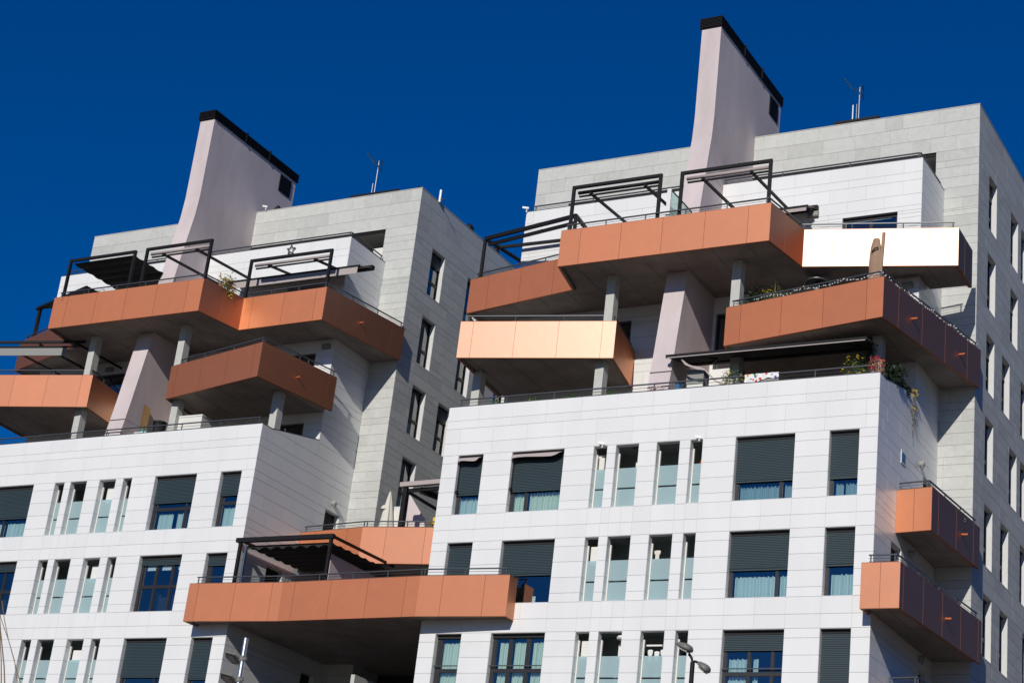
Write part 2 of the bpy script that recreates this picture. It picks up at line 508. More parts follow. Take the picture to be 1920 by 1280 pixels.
def window(parent, plane, pos, u0, u1, z0, z1, depth=.2, shutter=0.0, mull=(), transom=None,
           curtain=(), ck='curtain', rmk='white', joints=(), ctop=.93, box=.13, rail=None, fl=.11,
           papers=(), roomy=True, cbox=None):
    tf = ptf(plane, pos)
    a, b, c, d = u0 + .007, u1 - .007, z0 + .013, z1 - .013
    mb = MB(tf); fw = .055
    y0, y1 = depth + .005, depth + .065
    mb.box(a, a + fl, y0, y1, c, d)
    mb.box(b - .05, b, y0, y1, c, d)
    mb.box(a + fl, b - .05, y0, y1, d - fw - box * .5, d)
    mb.box(a + fl, b - .05, y0, y1, c, c + fw)
    W = b - a; H = d - c
    for m_, w in mull:
        u = a + W * m_
        mb.box(u - w / 2, u + w / 2, y0 - .006, y1 - .004, c + fw + .002, d - fw - .002)
    if transom:
        z = c + H * transom
        mb.box(a + fl + .002, b - .052, y0 - .004, y1 - .006, z - .06, z + .06)
    f = mb.build('window', 'frame', parent)
    reveal(tf, u0, u1, z0, z1, depth, f, rmk, joints)
    mb = MB(tf); mb.quad((a + fl * .8, depth + .036, c + .04), (b - .04, depth + .036, c + .04), (b - .04, depth + .036, d - .04), (a + fl * .8, depth + .036, d - .04))
    mb.build('pane', 'glass', f)
    if shutter > 0:
        mb = MB(tf); shutter_mb(mb, a + .012, b - .012, d - box - (H - box) * shutter, d - box, depth - .045)
        mb.build('shutter', 'shutter', f)
    mb = MB(tf); mb.box(a, b, depth - .05, depth + .003, d - box + .01, d)
    mb.build('shutter_box', 'dark', f)
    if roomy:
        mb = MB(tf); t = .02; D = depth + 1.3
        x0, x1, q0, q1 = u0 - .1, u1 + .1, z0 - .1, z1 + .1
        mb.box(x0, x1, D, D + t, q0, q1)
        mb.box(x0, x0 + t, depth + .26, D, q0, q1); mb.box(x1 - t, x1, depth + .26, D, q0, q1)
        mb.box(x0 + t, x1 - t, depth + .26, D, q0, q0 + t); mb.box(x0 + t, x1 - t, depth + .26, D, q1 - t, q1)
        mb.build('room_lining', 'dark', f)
    for (f0, f1) in curtain:
        mb = MB(tf); curtain_mb(mb, a + W * f0, a + W * f1, c + .01, c + H * ctop, depth + .17)
        mb.build('curtain', ck, f)
    for (f0, f1, g0, g1) in papers:
        mb = MB(tf); mb.box(a + W * f0, a + W * f1, depth + .06, depth + .066, c + H * g0, c + H * g1)
        mb.build('paper_sheet', 'whiteplastic', f)
    if rail:
        mb = MB(tf)
        mb.box(a, b, depth - .10, depth - .075, c + H * rail, c + H * rail + .03)
        mb.build('safety_bar', 'steel', f)
    return f

def slot(parent, plane, pos, u0, u1, z0, z1, joints, depth=.24, gap_tone='dark'):
    """open gallery slot: tiled jambs, white post on the left, two frosted panes, a gap between"""
    tf = ptf(plane, pos)
    a, b = u0 + .007, u1 - .007
    mb = MB(tf); mb.box(a, a + .04, depth + .002, depth + .06, z0 + .013, z1 - .22)
    f = mb.build('gallery_opening', 'roomwhite', parent)
    reveal(tf, u0, u1, z0, z1, depth, f, 'white', joints)
    for (c, d) in ((z0 + .025, z0 + .66), (z0 + .715, z0 + 1.36)):
        mb = MB(tf); mb.box(a + .042, b, depth + .02, depth + .032, c, d)
        mb.build('frosted_pane', 'frost', f)
    mb = MB(tf); mb.box(a + .042, b, depth + .036, depth + .055, z0 + .66, z0 + .70)
    mb.build('cross_rail', 'black', f)
    return f

TW = [19.03 - 3 * k for k in range(0, 8)]
TALL = [28.03, 25.03, 22.03] + TW
def white_rows(ztop, zbot):
    zs = [ztop]
    for T in [31.03] + TALL:
        for o in (0, -.28, -.78, -1.28, -1.78, -2.07, -2.58):
            z = round(T + o, 3)
            if zbot + .05 < z < ztop - .12: zs.append(z)
    zs.append(zbot)
    return zs
TS = [30.88 - 2.965 * k for k in range(0, 12)]
def stone_rows(ztop, zbot):
    zs = [z for z in (32.92, 32.38, 31.83, 31.27) if z <= ztop]
    for T in TS:
        for o in (0, -.26, -.66, -1.06, -1.46, -1.86, -2.12, -2.54):
            z = round(T + o, 3)
            if zbot + .05 < z < ztop - .1: zs.append(z)
    zs.append(zbot)
    return zs

WX = dict(W1=(-30.93, -29.97), W2=(-28.90, -26.98), W3=(-21.10, -19.18), W4=(-18.11, -17.18))
SX = [(-25.93, -25.45), (-25.15, -24.35), (-23.74, -22.95), (-22.60, -22.18)]
XA, XB = -31.52, -16.62                           # white block of the right building
YF, YR, YT = 49.0, 52.45, 54.92                   # facade, recessed storeys, stone tower
TA, TB = -32.68, -15.45                           # stone tower of the right building
YBACK = 69.0

def building(right):
    dw = 0 if right else -22.65
    dt = 0 if right else -22.54
    lab = ('white tiled apartment block on the right with the taller chimney and the brightest balcony' if right
           else 'white tiled apartment block on the left, cut by the left picture edge')
    B = thing('apartment_building', (XB + dw, YF, GZ), lab, 'building', 'apartment buildings of the same design')
    C = Cladding()
    # ---- white front
    ops = []
    for T in TW[:3]:
        ops += [(a + dw, b + dw, T - 2.07, T) for a, b in list(WX.values()) + SX]
    rows = white_rows(20.75, GZ)
    base = sorted([u for ab in list(WX.values()) + SX for u in ab] + [-27.94, -20.14, -24.75])
    def jt(i):
        if rows[i] > 19.2:
            return [XA + dw + .55 + 1.27 * k + (.64 if rows[i] > 20 else 0) for k in range(13)]
        return [u + dw for u in base]
    cs = cells(rows, jt, ops, XA + dw, XB + dw)
    C.add('y', YF, cs, 'white', 'white_tile')
    core('y', YF, XA + dw, XB + dw - .03, GZ, 20.74, ops, .19, B, mk='core_sunlit')
    # coping of the big parapet
    mb = MB(); mb.box(XA + dw - .02, XB + dw + .004, YF - .004, YF + .26, 20.752, 20.775)
    mb.build('parapet_coping', 'steel', B)
    mb = MB(); mb.box(XA + dw, XB + dw - .25, YF + .2, YF + .25, 19.9, 20.74); mb.build('parapet_back', 'white', B)
    # ---- right side of the white block
    sops = [(53.5, 54.45, 16.75, 19.03), (50.57, 51.56, 13.8, 16.03), (53.55, 54.4, 10.8, 12.95)]
    srows = white_rows(29.75, GZ)
    def js(i):
        off = (.45, 1.05, .0)[i % 3] if i % 2 else .8
        return [YF + off + 1.27 * k for k in range(6)]
    low = [z for z in srows if z < 20.76]
    C.add('x', XB + dw, cells(low, js, sops, YF + .03, YT - .002), 'white', 'white_tile')
    up = [z for z in srows if z > 20.7]
    C.add('x', XB + dw, cells(up, js, [], YR + .03, YT - .002), 'white', 'white_tile')
    core('x', XB + dw, YF + .03, YT, GZ, 20.74, sops, .2, B)
    core('x', XB + dw, YR + .03, YT, 20.742, 29.74, [], .2, B)
    # sloping side parapet
    x = XB + dw
    mb = MB()
    mb.ext([(x, YF + .62, 20.755), (x, YR - .002, 20.755), (x, YR - .002, 21.34)], (-.2, 0, 0))
    mb.build('side_parapet', 'white', B)
    mb = MB(); mb.bar((x - .1, YF + .3, 20.765), (x - .1, YF + .6, 20.765), .21, .02); mb.bar((x - .1, YF + .62, 20.775), (x - .1, YR, 21.36), .21, .02)
    mb.build('side_coping', 'steel', B)
    for (a, b, c, d) in sops:
        tf = ptf('x', x)
        mb = MB(tf); mb.box(a + .03, b - .03, .2, .24, c, d - .02); dd = mb.build('door', 'dark', B)
        mb = MB(tf); mb.box(a, a + .03, .012, .24, c, d); mb.box(b - .03, b, .012, .24, c, d); mb.box(a + .03, b - .03, .012, .24, d - .02, d)
        mb.build('door_frame', 'white', dd)
        mb = MB(tf); mb.box(a + .12, a + .16, .17, .2, c + 1.0, c + 1.12); mb.build('handle', 'chrome', dd)
    # left side and back of the white block
    mb = MB(); mb.box(XA + dw, XA + dw + .2, YF + .2, YT, GZ, 20.73); mb.box(XA + dw, XA + dw + .2, YR + .22, YT, 20.732, 29.74)
    mb.build('side_wall', 'white', B)
    # ---- recessed storeys
    rops = [(-30.6, -27.4, 20.0, 22.1), (-22.9, -17.45, 20.0, 22.1),
            (-28.6, -26.78, 22.8, 24.93), (-23.6, -22.3, 22.8, 24.83), (-19.9, -17.42, 22.8, 24.93),
            (-29.95, -27.6, 25.8, 27.6), (-24.9, -22.9, 25.8, 27.3), (-19.30, -17.42, 25.8, 27.86)]
    if not right: rops[6] = (-22.0, -20.25, 25.8, 27.3)
    rops = [(a + dw, b + dw, c, d) for a, b, c, d in rops]
    rrows = white_rows(29.75, 19.9)
    jr = lambda i: [XA + dw + .3 + 1.27 * k + (.64 if i % 2 else 0) for k in range(13)]
    C.add('y', YR, cells(rrows, jr, rops, XA + dw, XB + dw), 'white', 'white_tile')
    core('y', YR, XA + dw, XB + dw - .03, 19.9, 29.74, rops, .2, B, mk='core_sunlit')
    for (a, b, c, d) in rops:
        mb = MB(); n = 2 if b - a < 2.2 else 3
        mb.box(a, a + .07, YR + .14, YR + .2, c, d); mb.box(b - .07, b, YR + .14, YR + .2, c, d)
        mb.box(a + .07, b - .07, YR + .14, YR + .2, d - .1, d); mb.box(a + .07, b - .07, YR + .14, YR + .2, c, c + .1)
        for k in range(1, n):
            u = a + (b - a) * k / n; mb.box(u - .04, u + .04, YR + .135, YR + .195, c + .1, d - .1)
        f = mb.build('terrace_door', 'frame', B)
        for k in range(n):
            mb = MB(); u = a + (b - a) * k / n; u2 = a + (b - a) * (k + 1) / n
            mb.quad((u + .05, YR + .17, c + .1), (u2 - .05, YR + .17, c + .1), (u2 - .05, YR + .17, d - .1), (u + .05, YR + .17, d - .1)); mb.build('pane', 'glass', f)
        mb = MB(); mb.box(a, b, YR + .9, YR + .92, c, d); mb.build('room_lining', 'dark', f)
    # terrace floors and roofs
    mb = MB(); mb.box(XA + dw + .2, XB + dw - .2, YF + .25, YR + .03, 19.62, 19.9); mb.build('terrace_floor', 'concrete', B)
    mb = MB(); mb.box(XA + dw + .02, XB + dw - .03, YR + .03, YT, 29.4, 29.6); mb.build('roof_terrace', 'roof', B)
    mb = MB(); mb.box(XA + dw, XB + dw + .006, YR - .004, YR + .22, 29.752, 29.775); mb.box(XB + dw - .2, XB + dw + .006, YR + .222, YT - .01, 29.752, 29.775)
    mb.build('parapet_coping', 'steel', B)
    # ---- stone tower
    tA, tB = TA + dt, TB + dt
    rib = [(-31.2 + dt, -16.94 + dt, 28.95, 31.27)]
    srw = stone_rows(32.92, GZ)
    def jst(i):
        random.seed(i * 31 + 5)
        u = tA + random.uniform(.4, 1.1); out = []
        while u < tB - .35:
            out.append(u); u += random.choice((.62, .9, 1.18, 1.18, 1.3))
        return out
    hidef = lambda u, z: z < 29.6 and u < XB + dw
    cs = [c for c in cells(srw, jst, rib, tA, tB) if not (c[1] < XB + dw - 1.6 and c[3] < 29.3 and c[0] > XA + dw)]
    C.add('y', YT, cs, 'stone', 'stone_slab', hide=hidef)
    core('y', YT, tA, tB - .03, GZ, 32.9, rib, .25, B)
    mb = MB(); mb.box(tA, tA + .2, YT + .25, YBACK, GZ, 32.9); mb.box(tA + .2, tB - .2, YBACK - .2, YBACK, GZ, 32.9)
    mb.build('back_wall', 'stone', B)
    mb = MB(); mb.box(tA + .2, tB - .2, YT + .25, YBACK - .2, 32.3, 32.5); mb.build('roof', 'roof', B)
    mb = MB(); mb.box(tA - .01, tB + .01, YT - .01, YT + .3, 32.922, 32.95); mb.box(tB - .3, tB + .01, YT + .302, YBACK, 32.922, 32.95)
    mb.build('parapet_coping', 'column', B)
    # ribbon recess: the loggia behind the roof terrace
    a, b, c, d = rib[0]
    mb = MB(); mb.box(a, b, YT + 1.5, YT + 1.6, c - .1, d + .1); f = mb.build('loggia_back', 'room', B)
    mb = MB(); mb.box(a, b, YT + .25, YT + 1.5, d + .002, d + .1); mb.build('ceiling', 'room', f)
    mb = MB(); mb.box(b - .85, b - .02, YT + .55, YT + .6, c, d - .52); mb.build('white_wall', 'roomwhite', f)
    mb = MB(); mb.box(b - 1.7, b - .86, YT + .60, YT + .65, c, d - .62); mb.build('dark_door', 'dark', f)
    mb = MB(); mb.box(a, b, YT + .06, YT + .12, d - .1, d - .002); mb.build('sliding_track', 'black', f)
    mb = MB(); mb.box(b, b + .1, YT + .25, YT + 1.5, c, d); mb.build('side_lining', 'reveal', f)
    # ---- tower right side with its windows
    tops = {30.85: (56.25, 59.15, 60.6, 63.4, 66.2), 27.88: (56.2, 59.2, 62.3, 65.4), 24.92: (56.2, 58.2, 60.7, 63.4, 66.0),
            21.95: (56.2, 59.25, 60.72, 63.6), 18.97: (56.25, 58.25, 60.77, 63.5), 16.02: (56.28, 58.28, 61.2, 63.8), 13.03: (56.28, 59.3, 61.6)}
    tw = [(y, y + 1.0, T - 2.02, T) for T, ys in tops.items() for y in ys]
    def jx(i):
        random.seed(i * 17 + 3 + (50 if right else 0))
        u = YT + random.uniform(.4, 1.1); out = []
        while u < YBACK - .3:
            out.append(u); u += random.choice((.8, 1.05, 1.3, 1.3))
        return out
    C.add('x', tB, cells([z + .0 for z in srw], jx, tw, YT + .03, YBACK), 'stone', 'stone_slab')
    core('x', tB, YT + .03, YBACK, GZ, 32.9, tw, .22, B)
    for k, (a, b, c, d) in enumerate(tw):
        random.seed(k + (100 if right else 0))
        window(B, 'x', tB, a, b, c, d, depth=.215, mull=(), transom=.36, curtain=((.2, .95),) if random.random() < .5 else (),
               ck='curtain2', rmk='reveal', ctop=.34, fl=.06, shutter=random.choice((0, 0, 0, .25)) , box=.08)
    random.seed(11)
    C.build(B)
    # ---- pink chimney wall
    x0, x1 = -24.45 + dt, -23.71 + dt
    prof = [(49.22, 19.9), (49.66, 22.36), (50.02, 24.6), (50.68, 28.0), (50.98, 29.9), (51.17, 31.0), (51.24, 31.9), (51.24, 35.47), (57.15, 35.47), (57.15, 19.9)]
    mb = MB(); mb.ext([(x0, y, z) for y, z in prof], (x1 - x0, 0, 0))
    ch = mb.build('chimney_wall', 'stucco', B)
    mb = MB()
    mb.box(x0 + .04, x1 - .04, 51.28, 57.1, 35.475, 35.80)
    for k in range(6):
        z = 35.49 + k * .058
        mb.box(x0 - .06, x1 + .06, 51.14, 57.25, z, z + .022)
    mb.box(x0 - .06, x1 + .06, 51.14, 57.25, 35.835, 35.85)
    for y in (53.3, 55.0): mb.box(x1 + .03, x1 + .08, y, y + .08, 35.46, 35.93)
    mb.build('louvred_cap', 'black', ch)
    mb = MB(); mb.box(x1, x1 + .03, 56.02, 56.84, 34.56, 35.33)
    for k in range(9): mb.box(x1 + .03, x1 + .045, 56.04, 56.82, 34.6 + k * .08, 34.635 + k * .08)
    mb.build('louvre_grille', 'black', ch)
    for z, y in ((21.6, 49.5), (29.6, 50.93)):
        mb = MB(); mb.box(x0 - .003, x1 + .003, y - .012, 57.0, z, z + .012); mb.build('seam', 'core', ch)
    # ---- concrete columns
    for (lx, y, z0, z1) in ((-31.38, 50.0, 19.9, 22.46), (-26.77, 50.12, 19.9, 22.46), (-21.95, 50.1, 19.9, 22.46), (-17.3, 50.16, 19.9, 22.46),
                            (-26.5, 49.85, 22.7, 25.42), (-21.98, 49.82, 22.7, 25.42)):
        mb = MB(); mb.box(lx + dw, lx + .31 + dw, y, y + .34, z0, z1); mb.build('column', 'column', B)
    # ---- parapet railing
    rail_line(B, [(XA + dw + .2, YF + .3), (XB + dw - .35, YF + .3)], 20.76, 21.12, 1.9)
    mid = [(XA + dw + .25, YR + .12), (XB + dw - .12, YR + .12), (XB + dw - .12, YT - .1)]
    rail_line(B, mid, 29.78, 30.0, 2.6, wires=1)
    return B

def rail_line(parent, chain, z0, z1, sp=1.5, wires=2, mk='steel', dx=0, posts=True, r=.022):
    mb = MB()
    for a, b in zip(chain[:-1], chain[1:]):
        L = math.dist(a, b)
        mb.bar((a[0], a[1], z1), (b[0], b[1], z1), .05, .035)
        for k in range(1, wires + 1):
            z = z0 + (z1 - z0) * k / (wires + 1)
            mb.tube([(a[0], a[1], z), (b[0], b[1], z)], .008, 5)
        n = max(1, round(L / sp))
        for k in range(n + 1):
            t = min(max(k / n, .06 / L), 1 - .06 / L)
            x, y = a[0] + (b[0] - a[0]) * t, a[1] + (b[1] - a[1]) * t
            mb.bar((x, y, z0 - .02), (x, y, z1 - .01), .035, .02)
    return mb.build('railing', mk, parent)

def inset_chain(ch, d):
    """offset an open chain inwards (to the left of its left-to-right run = away from the street)"""
    out = []
    n = len(ch)
    def nrm(a, b):
        L = math.dist(a, b); return (-(b[1] - a[1]) / L, (b[0] - a[0]) / L)
    for i, p in enumerate(ch):
        if i == 0: q = nrm(ch[0], ch[1]); out.append((p[0] + q[0] * d, p[1] + q[1] * d)); continue
        if i == n - 1: q = nrm(ch[-2], ch[-1]); out.append((p[0] + q[0] * d, p[1] + q[1] * d)); continue
        a = nrm(ch[i - 1], p); b = nrm(p, ch[i + 1])
        s = (a[0] + b[0], a[1] + b[1]); k = 1 + a[0] * b[0] + a[1] * b[1]
        out.append((p[0] + s[0] * d / k, p[1] + s[1] * d / k))
    return out

def balcony(parent, chain, closing, zb, rail=True, spouts=(), skip_rail=0, zr=.27, h=1.31, rs=None):
    """chain: outer edge run left to right seen from the street; closing: points back along the walls"""
    inn = inset_chain(chain, .05)
    mb = MB(); poly = inn + closing
    mb.prism(poly, zb + .07, zb + .34)
    bal = mb.build('balcony', 'concrete', parent)
    zt = zb + h
    # fascia core and edges
    core_out = inset_chain(chain, .03); core_in = inset_chain(chain, .13)
    mb = MB(); mbe = MB()
    for i in range(len(chain) - 1):
        q = [core_out[i], core_out[i + 1], core_in[i + 1], core_in[i]]
        mb.prism(q, zb + .015, zt - .015)
        q = [inset_chain(chain, .004)[i], inset_chain(chain, .004)[i + 1], inset_chain(chain, .14)[i + 1], inset_chain(chain, .14)[i]]
        mbe.prism(q, zt, zt + .018)
        mbe.prism([inset_chain(chain, .002)[i], inset_chain(chain, .002)[i + 1], inset_chain(chain, .09)[i + 1], inset_chain(chain, .09)[i]], zb - .012, zb)
    mb.build('upstand', 'core', bal); mbe.build('edge_trim', 'copper_edge', bal)
    # panels
    for i in range(len(chain) - 1):
        a, b = chain[i], chain[i + 1]
        L = math.dist(a, b)
        n = int((L - .5) / 1.5) if L > 2.3 else (1 if L > 1.6 else 0)
        if L < 2.3 and L > 1.6: cuts = [0, L * .45, L]
        elif n == 0: cuts = [0, L] if L < .9 else [0, L * .5, L]
        else:
            e = (L - 1.5 * n) / 2; cuts = [0] + [e + 1.5 * k for k in range(n + 1)] + [L]
        t = ((b[0] - a[0]) / L, (b[1] - a[1]) / L); nn = (-t[1], t[0])
        mi = inset_chain(chain, .028)
        for k in range(len(cuts) - 1):
            s0 = cuts[k] + (.005 if k else 0); s1 = cuts[k + 1] - (.005 if k < len(cuts) - 2 else 0)
            p0 = (a[0] + t[0] * s0, a[1] + t[1] * s0); p1 = (a[0] + t[0] * s1, a[1] + t[1] * s1)
            p2 = (p1[0] + nn[0] * .028, p1[1] + nn[1] * .028); p3 = (p0[0] + nn[0] * .028, p0[1] + nn[1] * .028)
            if k == 0: p3 = mi[i]
            if k == len(cuts) - 2: p2 = mi[i + 1]
            m_ = MB(); m_.prism([p0, p1, p2, p3], zb, zt)
            m_.build('copper_panel', 'copper', bal)
    if rail:
        rc = inset_chain(chain, .16)
        if rs: rc = rc[rs[0]:rs[1]]
        o = rail_line(bal, rc, zt - .02, zt + zr, 1.55)
    for (px, py, nx, ny) in spouts:
        mb = MB(); z = zb + .62
        mb.tube([(px, py, z), (px + nx * .2, py + ny * .2, z - .01)], .035, 8)
        mb.build('drain_spout', 'copper', bal)
    # board joints in the soffit
    mb = MB(); xs = [p[0] for p in poly]; x = min(xs) + .62; cnt = 0
    while x < max(xs):
        ys = []
        for k in range(len(poly)):
            (ax, ay), (bx_, by_) = poly[k], poly[(k + 1) % len(poly)]
            if (ax - x) * (bx_ - x) < 0: ys.append(ay + (by_ - ay) * (x - ax) / (bx_ - ax))
        ys.sort()
        for a, b in zip(ys[::2], ys[1::2]):
            if b - a > .4: mb.box(x - .008, x + .008, a + .12, b - .03, zb + .062, zb + .07); cnt += 1
        x += 1.23
    if cnt: mb.build('soffit_joints', 'core', bal, kind='stuff')
    return bal
# ------------------------------------------------------------------ ground and the two blocks
mb = MB(); mb.quad((-900, -600, GZ), (900, -600, GZ), (900, 1500, GZ), (-900, 1500, GZ))
g = mb.build('ground', 'ground'); g['kind'] = 'structure'

# unseen brick blocks, added so the copper and the glass have something to mirror
for (x0, x1, y0, y1, z1, lb) in ((34, 52, 24, 96, 27, 'unseen brown brick block added on the right for reflections'), (-78, -20, -64, -46, 15, 'unseen low brown brick block added behind the viewer on the left for reflections'),
                                 (2, 60, -70, -52, 17, 'unseen long brown brick block added behind the viewer on the right for reflections')):
    nb = thing('reflection_block', ((x0 + x1) / 2, y0, GZ), lb, 'building', 'unseen brick blocks added for reflections')
    mb = MB(); mb.box(x0, x1, y0, y1, GZ, z1); mb.build('wall', 'brick', nb)
    mb = MB(); mb.box(x0 - .3, x1 + .3, y0 - .3, y1 + .3, z1 + .002, z1 + .4); mb.build('cornice', 'column', nb)
    z = 2.0
    while z < z1 - 2:
        if y1 - y0 > x1 - x0:
            y = y0 + 2
            while y < y1 - 2:
                mb = MB(); mb.box(x0 - .04, x0 - .004, y, y + 1.5, z, z + 1.6); mb.build('window', 'frame', nb); y += 4
        else:
            x = x0 + 2
            while x < x1 - 2:
                mb = MB(); mb.box(x, x + 1.5, y1 + .004, y1 + .04, z, z + 1.6); mb.build('window', 'frame', nb); x += 4
        z += 3.1

R = building(True)
LB = building(False)

# front windows of the right block
J = [19.03 + o - 3 * k for k in range(3) for o in (-.28, -.78, -1.28, -1.78)]
def fw(B, dw, w, T, **kw):
    a, b = WX[w]
    return window(B, 'y', YF, a + dw, b + dw, T - 2.07, T, joints=J, **kw)
A_, B_, C_ = TW[:3]
fw(R, 0, 'W1', A_, shutter=.60, curtain=((.1, .98),), ctop=.33, box=.2)
fw(R, 0, 'W2', A_, shutter=.58, mull=((.30, .09),), curtain=((.05, .27), (.33, .99)), ck='curtain3', ctop=.36, box=.24)
fw(R, 0, 'W3', A_, shutter=.66, mull=((.77, .09),), curtain=((.06, .74), (.80, .99)), ck='curtain2', ctop=.27)
fw(R, 0, 'W4', A_, shutter=.68, curtain=((.14, .42), (.48, .98)), ck='curtain2', ctop=.25)
fw(R, 0, 'W1', B_, shutter=.97)
fw(R, 0, 'W2', B_, shutter=.50, mull=((.30, .06),), papers=((.62, .68, .02, .13),))
fw(R, 0, 'W3', B_, shutter=.53, mull=((.79, .09),), curtain=((.07, .76), (.82, .99)), ctop=.36)
fw(R, 0, 'W4', B_, shutter=.50, curtain=((.14, .98),), ctop=.36)
fw(R, 0, 'W1', C_, mull=(), transom=.44, curtain=((.16, .98),), ck='curtain3', ctop=.9, rail=.50, fl=.18)
fw(R, 0, 'W2', C_, mull=((.33, .13), (.66, .13)), transom=.44, curtain=((.08, .28), (.38, .62), (.71, .99)), ck='curtain3', ctop=.9, rail=.5, fl=.13)
fw(R, 0, 'W3', C_, shutter=.22, mull=((.42, .10), (.80, .10)), transom=.38, curtain=((.06, .36), (.46, .55)), ctop=.62, rail=.44)
fw(R, 0, 'W4', C_, shutter=.97)
D = -22.65
fw(LB, D, 'W2', A_, shutter=.58, mull=((.30, .09),), curtain=((.36, .98), (.05, .27)), ctop=.32)
fw(LB, D, 'W3', A_, shutter=.44, mull=((.80, .10),), transom=.40, curtain=((.10, .48), (.56, .78), (.84, .99)), ctop=.34)
fw(LB, D, 'W4', A_, shutter=.36, transom=.45, curtain=((.2, .98),), ctop=.40)
fw(LB, D, 'W2', B_, shutter=.10, mull=((.30, .09), (.66, .08)), transom=.45)
fw(LB, D, 'W3', B_, shutter=.08, mull=((.38, .10), (.76, .10)), transom=.46, papers=((.13, .33, .76, .85), (.48, .69, .76, .85), (.86, .97, .76, .85)))
fw(LB, D, 'W4', B_, shutter=.13, mull=(), fl=.2)
fw(LB, D, 'W3', C_, shutter=.62, mull=((.80, .09),), curtain=((.08, .70),), ctop=.26)
fw(LB, D, 'W4', C_, shutter=.66, curtain=((.2, .96),), ctop=.22)
fw(LB, D, 'W2', C_, shutter=.6, mull=((.30, .09),))
fw(LB, D, 'W1', A_, shutter=.7); fw(LB, D, 'W1', B_, shutter=.3); fw(LB, D, 'W1', C_, shutter=.9)
# gallery slots and the galleries behind them
for B, dw in ((R, 0), (LB, D)):
    for T in (A_, B_, C_):
        for a, b in SX: slot(B, 'y', YF, a + dw, b + dw, T - 2.07, T, J)
        x0, x1 = -26.4 + dw, -21.9 + dw
        z0, z1 = T - 2.35, T + .28
        mb = MB()
        mb.box(x0, x1, YF + 1.75, YF + 1.8, z0, z1)
        mb.box(x0, x0 + .05, YF + .24, YF + 1.75, z0, z1)
        mb.box(x1 - .05, x1, YF + .24, YF + 1.75, z0, z1)
        mb.box(x0 + .05, x1 - .05, YF + .24, YF + 1.75, z0, z0 + .05)
        mb.box(x0 + .05, x1 - .05, YF + .24, YF + 1.75, z1 - .05, z1)
        f = mb.build('gallery', 'room', B)
        for (u0, u1) in ((-24.95, -24.1), (-23.1, -22.55)):
            mb = MB(); mb.box(u0 + dw, u1 + dw, YF + 1.72, YF + 1.748, z0 + .05, T - .25); mb.build('gallery_door', 'dark', f)
        mb = MB(); mb.lathe((-24.9 + dw, YF + 1.0, z1 - .14), [(.02, .08), (.12, .06), (.13, .02), (.02, 0)], 10); mb.build('ceiling_lamp', 'grey', f)

# white cabinets, boilers and machines kept in the galleries
cabs = [  # x0,x1,z0,z1,y, label
    (-26.05, -25.72, 17.0, 18.86, 49.42, 'tall white box standing in for the bright wall of the upper gallery slot beside the right window pair'),  # added white box in place of the sunlit gallery wall
    (-24.62, -24.30, 17.0, 18.55, 49.45, 'white fridge behind frosted glass of the widest upper slot on the right block'),
    (-22.32, -22.05, 17.0, 18.75, 49.42, 'white appliance behind the last upper slot on the right block'),
    (-25.88, -25.62, 15.2, 15.82, 49.40, 'white wall heater in the narrow middle slot of the right block'),
    (-23.66, -23.35, 14.0, 14.95, 49.45, 'white washing machine low behind the middle frosted glass of the right block'),
    (-25.08, -24.80, 14.0, 14.9, 49.5, 'low white unit behind frosted glass left of the washing machine'),
    (-25.88, -25.62, 12.2, 12.84, 49.40, 'white wall heater in the lowest narrow slot of the right block'),
    (-24.62, -24.32, 11.0, 12.72, 49.40, 'tall white unit in the lowest wide slot of the right block'),
]
for (x0, x1, z0, z1, y, lb) in cabs:
    mb = MB(); mb.box(x0, x1, y, y + .45, z0, z1); o = mb.build('cabinet', 'whiteplastic')
    tag(o, lb, 'cabinet', 'white units in the galleries')
    mb = MB(); mb.box(x0 + .02, x1 - .02, y - .012, y - .001, z0 + .04, z1 - .04); mb.build('door_panel', 'roomwhite', o)
cabsL = [(-48.42, -48.2, 17.0, 18.86, 49.42, 'white cabinet in the leftmost upper slot of the left block'),
         (-46.32, -45.78, 17.0, 18.86, 49.45, 'wide cream unit in the third upper slot of the left block'),
         (-46.3, -45.95, 14.0, 15.86, 49.45, 'cream unit in the third middle slot of the left block'),
         (-46.33, -45.66, 11.0, 12.70, 49.38, 'broad cream cupboard in the third lowest slot of the left block'),
         (-48.42, -48.3, 15.1, 15.8, 49.42, 'slim white heater in the leftmost middle slot of the left block')]
for (x0, x1, z0, z1, y, lb) in cabsL:
    mb = MB(); mb.box(x0, x1, y, y + .45, z0, z1); o = mb.build('cabinet', 'roomwhite')
    tag(o, lb, 'cabinet', 'white units in the galleries')
    mb = MB(); mb.box(x0 + .02, x1 - .02, y - .012, y - .001, z0 + .04, z1 - .04); mb.build('door_panel', 'whiteplastic', o)

